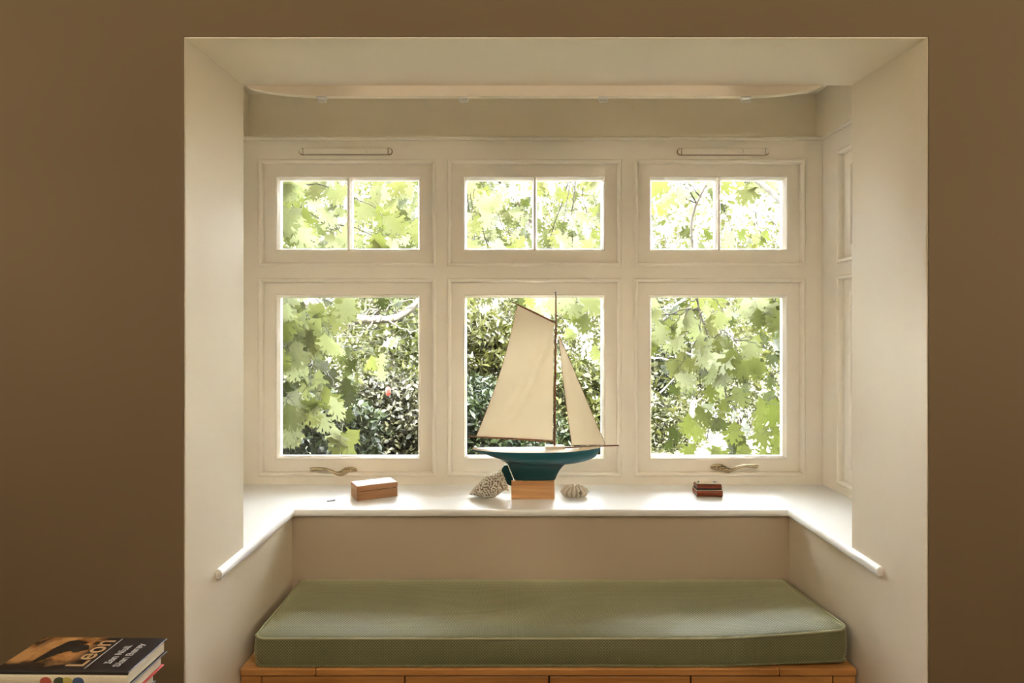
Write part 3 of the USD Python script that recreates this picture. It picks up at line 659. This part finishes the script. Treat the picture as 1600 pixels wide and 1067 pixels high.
b2, tc2, w2, d2 = add_book('art_book', 'white jacketed book with coloured dots, second in the stack', BX0 - .012, BX1 - .004, BY0 - .006, BY1 - .004, BZ - .0268, .0245, M['red'], M['blackline'], M['deck'], -.4)
for k_, (px, c_) in enumerate(((62, (0.42, 0.09, 0.06)), (84, (0.06, 0.08, 0.045)), (96, (0.50, 0.42, 0.12)), (114, (0.06, 0.10, 0.20)))):
    xx = (px - 796) * .001089 - BX0
    obj('printed_dot', ell(xx, -.0012, .0105, .0105, .0009, .0078), mat('dot_ink_' + 'abcd'[k_], c_, 0.5), b1, smooth=True)
b3, tc3, w3, d3 = add_book('paperback', 'pale paged book with a red cover at the bottom of the stack', BX0 - .006, BX1 - .016, BY0 - .002, BY1 - .010, BZ - .0516, .030, M['blackline'], M['red'], M['red'], .6)
tz = BZ - .0518 - .030
tbm = thing('side_table', 'dark wooden side table under the stack of books, top only just out of sight', 'table')
obj('table_top', rbox(-1.28, -.695, -.62, -.295, tz - .03, tz, .004), M['table'], tbm)
for lx in (-1.26, -.745):
    for ly in (-.60, -.345): obj('leg', rbox(lx, lx + .04, ly, ly + .04, 0, tz - .0301, .004), M['table'], tbm)
# added bodies for the unseen fill globes; the dish cuts their downward light
for i, p in enumerate(FILL_AT):
    fl_ = thing('floor_lamp', ('slim black floor lamp with a glowing globe by the left wall behind the viewer, added as unseen fill light', 'slim black floor lamp with a glowing globe by the right wall behind the viewer, added as unseen fill light')[i], 'lamp', loc=(p[0], p[1], 0))
    obj('base', trimesh.creation.cylinder(.14, .02, sections=32).apply_translation((0, 0, .01)), M['black'], fl_, smooth=40)
    obj('pole', tube([(0, 0, .0201), (0, 0, p[2] - .151)], .01, 10), M['black'], fl_, smooth=40)
    obj('dish', trimesh.creation.revolve(np.array([(.0, -.152), (.14, -.148), (.21, -.136), (.25, -.112), (.246, -.110), (.208, -.131), (.14, -.142), (0, -.146)]) + [0, p[2]], sections=32), M['black'], fl_, smooth=40)

ul = thing('uplighter', 'tall black uplighter lamp with an open bowl, added unseen behind the viewer', 'lamp', loc=(.2, -2.6, 0))  # unseen stand added to carry the ceiling fill
obj('base', trimesh.creation.cylinder(.15, .02, sections=32).apply_translation((0, 0, .01)), M['black'], ul, smooth=40)
obj('pole', tube([(0, 0, .0201), (0, 0, 1.70)], .012, 10), M['black'], ul, smooth=40)
obj('bowl', trimesh.creation.revolve(np.array([(.0, 1.70), (.10, 1.715), (.18, 1.75), (.225, 1.80), (.22, 1.80), (.17, 1.76), (.09, 1.73), (0, 1.72)]), sections=32), M['black'], ul, smooth=40)

# ------------------------------------------------------------------ the garden
struct('ground', bx(-40, 40, YF, 60, -.2, -.02), M['soil'])
rng = np.random.default_rng(11)

def rotmats(n, rs, up=0.0, face=None, spread=1.0):
    """random frames: columns = leaf axis (y), side (x), normal (z)"""
    nrm = rs.normal(size=(n, 3)) * spread + np.array([0, 0, up]) + (0 if face is None else np.asarray(face))
    nrm /= np.linalg.norm(nrm, axis=1, keepdims=True)
    ax = rs.normal(size=(n, 3)); ax -= (ax * nrm).sum(1, keepdims=True) * nrm; ax /= np.linalg.norm(ax, axis=1, keepdims=True)
    return np.stack([np.cross(ax, nrm), ax, nrm], 2)

def scatter(tv, tf, pos, R, s):
    N, kv = len(pos), len(tv)
    v = np.einsum('nij,kj->nki', R, tv) * s[:, None, None] + pos[:, None]
    f = tf[None] + (np.arange(N) * kv)[:, None, None]
    return trimesh.Trimesh(v.reshape(-1, 3), f.reshape(-1, 3), process=False)

# simple lance-shaped leaf, 4 triangles folded along its midrib, unit length
LANCE = np.array([(0, 0, 0), (.17, .42, .05), (0, .45, 0), (-.17, .42, .05), (0, 1, -.06)], float), np.array([(0, 1, 2), (0, 2, 3), (1, 4, 2), (2, 4, 3)])
OVAL = np.array([(0, 0, 0), (.24, .32, .05), (.22, .68, .04), (0, .5, 0), (-.22, .68, .04), (-.24, .32, .05), (0, 1, -.04)], float), np.array([(0, 1, 3), (1, 2, 3), (2, 6, 3), (3, 6, 4), (3, 4, 5), (0, 3, 5)])

def oak_leaf(seed):
    rs = np.random.default_rng(seed)
    mid = np.array([0.0, .16, .34, .52, .70, .86, 1.0]); V, F = [], []
    def add(x, y):
        z = -.10 * y * y + .16 * abs(x) * (1 + .4 * np.sin(y * 7 + seed)) - .25 * x * x
        V.append((x, y, z)); return len(V) - 1
    mi = [add(0, y) for y in mid]
    lobes = [(.13, .32, .29, .17), (.30, .60, .44, .20), (.52, .84, .37, .17), (.72, .98, .21, .11)]  # base y, tip y, tip x, sinus x
    for sg in (-1, 1):
        prev = mi[0]
        wing = [add(sg * .05, .08)]
        F.append((mi[0], wing[0], mi[1]) if sg > 0 else (mi[0], mi[1], wing[0])); last = wing[0]
        for q, (yb, yt, xt, xs_) in enumerate(lobes):
            j = rs.normal(size=4) * .018; m0, m1 = mi[q + 1], mi[q + 2]
            y0 = mid[q + 1]
            a = add(sg * (xs_ * .9 + abs(j[0])), y0 + .02)
            b1_ = add(sg * (xt * .62 + j[1]), yb + .30 * (yt - yb) + .02); b2_ = add(sg * (xt * .95), yb + .45 * (yt - yb))
            tip = add(sg * (xt + j[2]), yt - .06 + j[3]); c1_ = add(sg * xt * .70, yt - .07); c2_ = add(sg * (xt * .66), yt + .03)
            c = add(sg * xs_ * .75, mid[q + 2] - .015)
            t = [(last, a, m0)] if q else [(last, a, m0)]
            t += [(m0, a, b1_), (b1_, b2_, tip), (b1_, tip, c1_), (m0, b1_, c1_), (c1_, c2_, m0)][:0] + [(m0, a, b1_), (m0, b1_, c1_), (b1_, b2_, c1_), (b2_, tip, c1_), (m0, c1_, c), (c1_, c2_, c), (m0, c, m1)]
            F.extend([x if sg > 0 else (x[0], x[2], x[1]) for x in t]); last = c
        tipv = mi[-1]; F.append((last, tipv, mi[-2]) if sg > 0 else (last, mi[-2], tipv))
    return np.array(V), np.array(F)
OAK = [oak_leaf(s) for s in range(5)]

def bez(a, b, n=10, sag=0.0, wob_=0.0, rs=rng):
    t = np.linspace(0, 1, n)[:, None]; p = (1 - t) * a + t * b; p[:, 2] += (sag * 4 * t * (1 - t))[:, 0]
    w = rs.normal(size=(n, 3)) * wob_; w[0] = w[-1] = 0; return p + w

def grow(p, d, ln, r, depth, out, tips, rs, droop=0.0, split=(2, 3), ang=.5):
    n = 6; pts = [p]
    for i in range(n):
        d = d + rs.normal(size=3) * .16 + np.array([0, 0, -droop]); d /= np.linalg.norm(d); pts.append(pts[-1] + d * ln / n)
    pts = np.array(pts); out.append(tube(pts, np.linspace(r, r * .6, len(pts)), 6 if r > .01 else 4, cap=False))
    tips += [pts[-1], pts[3]]
    if depth:
        for _ in range(rs.integers(*split) + 0 if split[0] < split[1] else split[0]):
            nd = d + rs.normal(size=3) * ang; nd /= np.linalg.norm(nd); grow(pts[rs.integers(2, n + 1)], nd, ln * .72, r * .55, depth - 1, out, tips, rs, droop, split, ang)

# -- oak tree: trunk in mid view, two long boughs reaching towards the window
oak = thing('oak_tree', 'oak tree with large lobed leaves just outside the window, grey trunk behind the middle pane', 'tree')
O = lambda px, py, d: at(px, py, d)
tr = spline([O(838, 760, 6.3) * [1, 1, 0], O(842, 600, 6.3), O(840, 430, 6.2), O(832, 330, 6.1), O(818, 240, 6.0), O(806, 120, 5.9), O(800, -60, 5.8)], 40)
rtr = np.linspace(.13, .05, 40) * (1 + .12 * np.sin(np.arange(40) * 1.3))
obj('trunk', tube(tr, rtr, 14), M['bark'], oak, smooth=True)
bough_paths = [
    [O(835, 350, 6.1), O(740, 250, 5.3), O(640, 225, 4.6), O(520, 250, 4.0), O(430, 300, 3.5), O(370, 420, 3.15), O(350, 560, 3.0)],
    [O(815, 220, 6.0), O(900, 190, 5.2), O(1010, 215, 4.6), O(1130, 250, 4.0), O(1230, 330, 3.5), O(1290, 470, 3.1), O(1300, 620, 2.95)],
    [O(835, 330, 6.1), O(850, 250, 5.0), O(880, 235, 4.2), O(900, 250, 3.8)],
    [O(815, 230, 6.0), O(760, 180, 5.0), O(740, 210, 4.2), O(730, 260, 3.8)],
    [O(1130, 250, 4.0), O(1080, 360, 3.9), O(1090, 470, 3.8), O(1120, 560, 3.7), O(1140, 640, 3.65)],
    [O(430, 300, 3.5), O(440, 430, 3.5), O(470, 520, 3.5), O(500, 600, 3.5)]]
BP = [spline(b, 40) for b in bough_paths]
for b, r0 in zip(BP, (.030, .030, .014, .014, .010, .009)):
    obj('bough', tube(b, np.linspace(r0, r0 * .25, 40), 8), M['bark'], oak, smooth=True)
clusters = [  # px, py, depth, leaves, size, spread(px)
    (446, 292, 3.2, 6, .17, 26), (470, 345, 3.3, 6, .18, 26), (515, 300, 3.7, 6, .16, 28), (448, 372, 3.2, 5, .17, 22), (525, 375, 3.5, 6, .17, 26), (585, 300, 3.7, 6, .15, 28), (640, 292, 3.7, 6, .15, 22), (590, 345, 3.5, 6, .18, 24),
    (585, 385, 3.5, 5, .16, 20), (645, 365, 3.9, 5, .13, 22), (490, 285, 3.6, 5, .16, 24), (560, 330, 3.9, 5, .14, 22),
    (446, 478, 3.1, 5, .16, 18), (465, 505, 3.15, 5, .17, 22), (500, 490, 3.4, 5, .16, 24), (530, 478, 3.4, 4, .17, 16), (490, 525, 3.2, 5, .17, 22), (515, 540, 3.2, 3, .18, 14), (448, 560, 3.1, 5, .16, 20), (475, 575, 3.2, 4, .16, 20), 
    (485, 615, 3.15, 4, .16, 20), (525, 625, 3.2, 4, .17, 16), (450, 640, 3.1, 5, .16, 18), (495, 655, 3.25, 3, .15, 14), (455, 675, 3.1, 3, .17, 12), (530, 690, 3.2, 3, .20, 12), (600, 535, 4.6, 3, .13, 24), (585, 565, 4.6, 3, .13, 22),
    (740, 295, 3.7, 5, .15, 22), (768, 312, 3.6, 5, .16, 22), (745, 350, 3.8, 5, .15, 22), (742, 388, 3.8, 4, .15, 18), (800, 300, 4.2, 4, .13, 26), (790, 375, 4.0, 4, .14, 22),
    (865, 292, 3.9, 4, .15, 22), (925, 292, 3.5, 4, .18, 20), (895, 342, 3.6, 5, .16, 22), (935, 352, 3.8, 4, .15, 16), (880, 385, 3.7, 5, .16, 22), (920, 385, 4.0, 4, .14, 18),
    (732, 472, 4.2, 3, .13, 14), (776, 474, 4.2, 3, .13, 18), (838, 468, 4.2, 4, .13, 22), (902, 490, 3.5, 5, .18, 18), (925, 478, 3.6, 4, .18, 14), (890, 475, 3.9, 4, .14, 16), (936, 560, 4.0, 3, .14, 8), (895, 520, 4.2, 3, .12, 12),
    (1025, 288, 3.8, 3, .17, 14), (1050, 302, 3.7, 3, .16, 14), (1020, 328, 3.9, 3, .15, 10), (1165, 305, 3.9, 3, .16, 14), (1208, 290, 3.8, 3, .16, 14), (1150, 390, 4.2, 3, .13, 18), (1190, 385, 4.2, 3, .12, 18), (1140, 285, 4.0, 3, .14, 16),
    (1022, 478, 3.7, 4, .15, 14), (1025, 528, 3.7, 4, .15, 12), (1050, 530, 3.7, 4, .16, 16), (1072, 508, 3.7, 4, .16, 18), (1092, 470, 3.9, 5, .14, 22), (1094, 530, 3.7, 4, .16, 18), (1130, 500, 3.7, 4, .15, 20), (1175, 480, 3.4, 5, .17, 22), (1210, 490, 3.3, 5, .18, 16),
    (1068, 582, 3.6, 5, .17, 20), (1095, 565, 3.6, 6, .15, 24), (1128, 580, 3.5, 6, .18, 22), (1150, 548, 3.6, 5, .15, 22), (1110, 610, 3.6, 6, .16, 24), (1085, 640, 3.6, 4, .16, 16), (1135, 640, 3.5, 5, .17, 20), (1165, 615, 3.5, 5, .16, 20),
    (1195, 560, 3.4, 4, .15, 20), (1205, 610, 2.95, 5, .19, 18), (1195, 655, 2.95, 5, .20, 16), (1215, 690, 3.0, 3, .17, 10), (1105, 700, 3.6, 4, .16, 14), (1145, 695, 3.6, 4, .16, 16), (1180, 690, 3.3, 3, .16, 14)]
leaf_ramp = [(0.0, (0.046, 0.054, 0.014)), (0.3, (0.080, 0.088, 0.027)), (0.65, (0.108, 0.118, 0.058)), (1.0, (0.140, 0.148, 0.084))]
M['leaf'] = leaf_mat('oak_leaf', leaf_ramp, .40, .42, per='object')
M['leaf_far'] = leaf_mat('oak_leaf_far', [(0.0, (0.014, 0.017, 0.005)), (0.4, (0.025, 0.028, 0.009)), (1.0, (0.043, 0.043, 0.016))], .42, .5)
allB = np.vstack(BP); twigs = []; nleaf = 0; extra = []
def place_leaf(pos, size, rs, facing):
    tip = np.array([rs.normal() * .55, rs.normal() * .35, -1.0 + rs.normal() * .5]); tip /= np.linalg.norm(tip)
    nr = facing + rs.normal(size=3) * .55; nr -= nr @ tip * tip; nr /= np.linalg.norm(nr)
    return np.stack([np.cross(tip, nr), tip, nr], 1)
for (px, py, d, nl, sz, sp) in clusters:
    c = O(px, py, d); k_ = np.argmin(np.linalg.norm(allB - (c + [0, 0, .15]), axis=1)); root = allB[k_]
    node = c + np.array([0, 0, sz * .35])
    twigs.append(tube(bez(root, node, 12, .05, .006), np.linspace(.0045, .002, 12), 5, cap=False))
    for _ in range(nl):
        q = O(px + rng.normal() * sp * .62, py + rng.normal() * sp * .5, d + rng.normal() * .10)
        R = place_leaf(q, sz, rng, np.array([0, -1.0, .35])); s_ = sz * rng.uniform(.75, 1.1)
        base = q - R[:, 1] * s_ * .5
        tv, tf = OAK[rng.integers(5)]
        if nleaf < 300:
            obj('leaf', trimesh.Trimesh(tv @ R.T * s_ + base, tf, process=False), M['leaf'], oak, smooth=True); nleaf += 1
        else:
            if rng.random() < .45: extra.append((q, s_ * .9))
        twigs.append(tube(bez(node, base, 5, .01), .0013, 4, cap=False))
obj('twigs', twigs, M['twig'], oak, smooth=True, kind='stuff')
# the rest of the crown, further back
epos, esz = np.array([e[0] for e in extra]), np.array([e[1] for e in extra]); eR = np.array([place_leaf(p, 1, rng, np.array([0, -1., .35])) for p in epos]); ep = rng.integers(0, 5, len(epos))
obj('leaf_spray', [scatter(*OAK[k_], epos[ep == k_], eR[ep == k_], esz[ep == k_]) for k_ in range(5)], leaf_mat('oak_leaf_spray', [(p, tuple(np.array(c) * 1.45)) for p, c in leaf_ramp], .42), oak, smooth=True, kind='stuff')
pos, sz = [], []
for _ in range(1500):
    d = rng.uniform(4.3, 6.8); px = rng.uniform(330, 1330); py = rng.uniform(235, 470)
    if px > 990 and rng.random() < .65: continue
    if py > 410 and rng.random() < .6: continue
    pos.append(O(px, py, d)); sz.append(rng.uniform(.09, .14))
for _ in range(220):
    px = rng.uniform(400, 560); py = rng.uniform(440, 640); d = rng.uniform(3.9, 5.2)
    if rng.random() < (px - 420) / 190: continue
    pos.append(O(px, py, d)); sz.append(rng.uniform(.11, .16))
for _ in range(170):
    px = rng.uniform(1040, 1290); py = rng.uniform(470, 700); d = rng.uniform(4.0, 5.2)
    if rng.random() < .35 or (1060 < px < 1098 and py > 640): continue
    pos.append(O(px, py, d)); sz.append(rng.uniform(.10, .15))
pos, sz = np.array(pos), np.array(sz); Rm = np.array([place_leaf(p, 1, rng, np.array([0, -1., .5])) for p in pos])
pick = rng.integers(0, 5, len(pos))
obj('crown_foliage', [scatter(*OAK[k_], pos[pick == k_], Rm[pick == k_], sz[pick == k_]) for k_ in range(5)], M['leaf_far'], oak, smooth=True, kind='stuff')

# -- shrubs and trees of small leaves
def ellipsoid_pts(n, c, r, rs, shell=.55, floor=0.0):
    p = rs.normal(size=(n, 3)); p /= np.linalg.norm(p, axis=1, keepdims=True)
    rad = shell + (1 - shell) * rs.random(n) ** .6; nz = .75 + .5 * meshkit.fbm(p * 2.2 + 5, 3, int(rs.integers(99)))
    q = np.asarray(c) + p * np.asarray(r) * (rad * nz)[:, None]
    return q[q[:, 2] > floor], p[q[:, 2] > floor]
def shrub(name, label, px, d, zc, r, n, leaf, ramp, seed, shape=LANCE, trans=.25, rough=.3, stems=5, category='shrub', shell=.5, group=None, ymin=-9.):
    rs = np.random.default_rng(seed); base = np.array([(px - 796) * d / 1000, d - 1.5, 0.0])
    t = thing(name, label, category, group)
    c = np.array([base[0], base[1], zc]); q, dirs = ellipsoid_pts(n, c, r, rs, shell); q = q[q[:, 1] > ymin]
    R = rotmats(len(q), rs, up=.7, face=None); 
    obj('foliage', scatter(shape[0], shape[1], q, R, leaf * rs.uniform(.7, 1.25, len(q))), leaf_mat('leaf_' + str(seed) + '_' + name, ramp, trans, rough + .12), t, smooth=True, kind='stuff')
    st_ = []
    for k_ in range(stems):
        e = c + rs.normal(size=3) * np.asarray(r) * .4; st_.append(tube(bez(base + rs.normal(size=3) * [.12, .12, 0], e, 8, 0, .03, rs), np.linspace(.02, .006, 8), 6))
    obj('stem', st_, M['twig'], t, smooth=True)
    return t
DK = [(0, (.007, .010, .004)), (.5, (.012, .016, .007)), (.85, (.019, .023, .011)), (1, (.032, .032, .018))]
MD = [(0, (.014, .019, .007)), (.5, (.025, .031, .011)), (1, (.042, .045, .018))]
LT = [(0, (.018, .020, .006)), (.5, (.032, .034, .011)), (1, (.056, .055, .019))]
YL = [(0, (.016, .017, .005)), (.5, (.029, .029, .009)), (1, (.048, .045, .016))]
BR_ = [(0, (.012, .012, .0065)), (.5, (.020, .018, .011)), (.8, (.029, .025, .016)), (1, (.048, .037, .026))]
shrub('holly_bush', 'dark glossy bush low behind the oak leaves of the left pane', 480, 5.2, .42, (.62, .5, .50), 5200, .075, DK, 21, OVAL, .15, .25)
shrub('rhododendron_bush', 'brownish rounded shrub with one red flower filling the lower right of the left pane', 606, 6.2, .38, (.66, .6, .52), 15000, .06, BR_, 22, OVAL, .15, .25)
shrub('laurel_bush', 'dark narrow-leaved bush behind the boom of the model yacht', 770, 6.4, .40, (.75, .6, .52), 7000, .10, DK[:2] + [(1, (.035, .042, .018))], 23, LANCE, .2, .25)
shrub('bamboo_clump', 'pale arching bamboo-like clump left of the mainsail', 752, 7.6, .8, (.7, .6, .80), 4500, .15, YL, 24, LANCE, .35, .3)
shrub('camellia_bush', 'mid green bush behind the jib sail', 905, 7.0, .45, (.75, .6, .60), 6500, .085, LT, 25, OVAL, .25, .3)
shrub('box_shrub', 'small round yellow-green shrub in the lower left of the right pane', 1040, 7.6, .20, (.48, .45, .42), 5000, .045, LT, 26, OVAL, .3, .4)
shrub('viburnum_bush', 'dark green bush behind the white post in the right pane', 1052, 9.0, .95, (.55, .5, .6), 4200, .07, DK[:2] + [(1, (.035, .045, .018))], 27, OVAL, .2, .3)
shrub('lilac_bush', 'pale green airy bush behind the hanging oak leaves of the right pane', 1170, 8.5, .9, (.9, .6, .9), 2600, .08, LT, 28, OVAL, .35, .4, shell=.3)
q = O(605, 609, 5.75); fl = [ell(0, 0, 0, .022, .010, .034).apply_translation(q + rng.normal(size=3) * .012) for _ in range(4)]
rf_ = stage.GetPrimAtPath('/World/rhododendron_bush')
obj('flower', fl, M['red'], rf_, smooth=True, label='single red flower')

def tree(name, label, px, d, h, r0, crown, n, leaf, ramp, seed, bark, lean=0.0, trans=.4, z0=1.5, shape=OVAL):
    rs = np.random.default_rng(seed); t = thing(name, label, 'tree'); b = np.array([(px - 796) * d / 1000, d - 1.5, -.02])
    tp_ = spline([b, b + [lean * .3, 0, h * .35], b + [lean * .6, .1, h * .7], b + [lean, .1, h]], 24)
    obj('trunk', tube(tp_, np.linspace(r0, r0 * .35, 24), 12), M[bark], t, smooth=True)
    out, tips = [], []
    for k_ in range(9):
        i = rs.integers(6, 22); dr = rs.normal(size=3) * [1, 1, .4] + [0, 0, .15]; dr /= np.linalg.norm(dr); grow(tp_[i], dr, h * .20, r0 * .35, 2, out, tips, rs, .03)
    obj('branches', out, M['twig'] if bark != 'birch' else M['birch'], t, smooth=True, kind='stuff')
    tips = np.array(tips); q = tips[rs.integers(0, len(tips), n)] + rs.normal(size=(n, 3)) * crown
    q = q[(q[:, 2] > .15) & (q[:, 2] < h * 1.22)]
    obj('foliage', scatter(shape[0], shape[1], q, rotmats(len(q), rs, .4), leaf * rs.uniform(.7, 1.3, len(q))), leaf_mat('tree_leaf_' + str(seed), ramp, trans, .45), t, smooth=True, kind='stuff')
tree('birch_tree', 'white-barked birch tree at the back of the garden, trunk in the left pane', 522, 10.5, 3.7, .17, .55, 9000, .075, LT, 41, 'birch', .2)
tree('birch_tree', 'white-barked birch tree with its trunk right of the jib sail', 921, 11.0, 3.8, .13, .55, 8000, .08, YL, 42, 'birch', -.15)
tree('birch_tree', 'slim white birch trunk low in the right pane', 1079, 7.0, 2.7, .030, .55, 3500, .075, YL, 43, 'birch', .1)
tree('hornbeam_tree', 'pale green tree behind the left pane top', 600, 8.6, 3.3, .07, .50, 9000, .085, LT, 44, 'bark', .4)
tree('hornbeam_tree', 'pale sunlit tree behind the middle pane left of the mainsail', 745, 12.5, 4.2, .10, .7, 10000, .085, YL, 45, 'bark', .2)
tree('hornbeam_tree', 'pale airy tree with thin bare twigs behind the right pane', 1130, 9.5, 3.4, .05, .60, 6500, .07, YL, 46, 'bark', -.3)
tree('hornbeam_tree', 'pale tree at the far left behind the oak leaves', 450, 11.0, 3.9, .10, .7, 9000, .085, LT, 47, 'bark', .2)
# crooked lichen-covered limb of a neighbouring tree seen through the left pane
ap = thing('apple_tree', 'old crooked tree with a thick lichen-grey limb crossing the left pane', 'tree')
limb = spline([O(360, 735, 6.6) * [1, 1, 0], O(372, 620, 6.5), O(400, 500, 6.4), O(455, 468, 6.3), O(510, 480, 6.2), O(560, 499, 6.1), O(605, 499, 6.1), O(640, 484, 6.1), O(665, 455, 6.1), O(690, 400, 6.1)], 50)
obj('limb', tube(limb, np.interp(np.linspace(0, 1, 50), [0, .3, .6, 1], [.11, .065, .042, .026]) * (1 + .1 * np.sin(np.arange(50) * 1.7)), 10), M['bark'], ap, smooth=True)
sm_, tips = [], []; rs = np.random.default_rng(5)
for a, b in (((575, 497), (655, 462)), ((590, 497), (640, 520)), ((560, 500), (520, 535)), ((600, 495), (565, 525)), ((620, 490), (600, 455)), ((560, 495), (620, 470)), ((540, 490), (530, 520))):
    sm_.append(tube(bez(O(*a, 6.1), O(*b, 6.0), 10, .02, .012, rs), np.linspace(.014, .004, 10), 6)); grow(O(*b, 6.0), rs.normal(size=3), .35, .005, 2, sm_, tips, rs)
obj('twigs', sm_, M['bark'], ap, smooth=True, kind='stuff')
tips = np.array(tips); q = tips[rs.integers(0, len(tips), 700)] + rs.normal(size=(700, 3)) * .22
obj('foliage', scatter(OVAL[0], OVAL[1], q, rotmats(700, rs, .4), .06 * rs.uniform(.7, 1.3, 700)), leaf_mat('apple_leaf', LT, .35, .4), ap, smooth=True, kind='stuff')
# bare drooping twigs close to the right panes
dt = thing('larch_tree', 'thin bare drooping branches in the top of the right window', 'tree')
out, tips = [], []; rs = np.random.default_rng(9)
lt = spline([O(1330, 760, 7.0) * [1, 1, 0], O(1325, 500, 7.0), O(1300, 280, 7.0), O(1290, 60, 7.0)], 20)
obj('trunk', tube(lt, np.linspace(.10, .05, 20), 10), M['bark'], dt, smooth=True)
for path, r_ in (([(1300, 255), (1240, 320), (1210, 325), (1190, 335), (1160, 318), (1135, 300)], .016), ([(1300, 270), (1235, 360), (1225, 350), (1212, 342), (1195, 335)], .010), ([(1300, 120), (1180, 230), (1080, 275), (1045, 310), (1036, 350), (1050, 395)], .016), ([(1060, 290), (1085, 320), (1088, 350), (1098, 392)], .008),
                 ([(1037, 350), (1022, 380), (1012, 395)], .008), ([(1190, 335), (1205, 365), (1216, 400)], .007), ([(1165, 320), (1180, 350), (1185, 390)], .006), ([(1128, 345), (1138, 375), (1150, 400)], .007), ([(1200, 340), (1222, 365), (1232, 395)], .007)):
    p_ = spline([O(x, y, 6.8) for x, y in path], 24); out.append(tube(p_, np.linspace(r_, r_ * .4, 24), 6))
    for _ in range(5):
        dr = rs.normal(size=3) * [.8, .5, .4] + [0, 0, -.5]; dr /= np.linalg.norm(dr); grow(p_[rs.integers(8, 24)], dr, .30, .0045, 1, out, tips, rs, .06)
obj('branches', out, M['twig'], dt, smooth=True, kind='stuff')
# unseen tall hedges added to cut daylight through the bay side windows
shrub('laurel_hedge', 'tall dark laurel hedge added out of view to shade the left side of the bay', 796 - 2250 / 3.1, 3.1, 1.9, (.75, 1.4, 2.6), 24000, .15, DK, 71, OVAL, .15, .3, category='hedge', ymin=YF + .18)
shrub('laurel_hedge', 'tall dark laurel hedge added out of view to shade the right side of the bay', 796 + 2600 / 3.1, 3.1, 1.8, (.75, 1.4, 2.4), 15000, .15, DK, 72, OVAL, .15, .3, category='hedge', ymin=YF + .18)
# far belt of trees closing the garden
for k_, (px, d, n, rx, rz, zc, ramp) in enumerate(((400, 17, 26000, 3.4, 3.8, 2.6, LT), (640, 18, 26000, 3.2, 4.0, 2.8, YL), (850, 19, 26000, 3.2, 3.8, 2.6, LT), (1050, 20, 17000, 3.2, 3.6, 2.4, YL), (1260, 18, 15000, 3.2, 3.2, 2.0, LT))):
    shrub('far_tree', ('pale leafy tree closing the garden behind the far left panes', 'tall pale tree closing the garden behind the left and middle panes', 'pale tree closing the garden behind the model yacht', 'low bright tree closing the garden behind the right pane', 'low bright tree closing the garden at the far right edge')[k_],
          px, d, zc, (rx, 1.6, rz), n, .13, ramp, 60 + k_, OVAL, .4, .5, stems=3, category='tree', shell=.2)
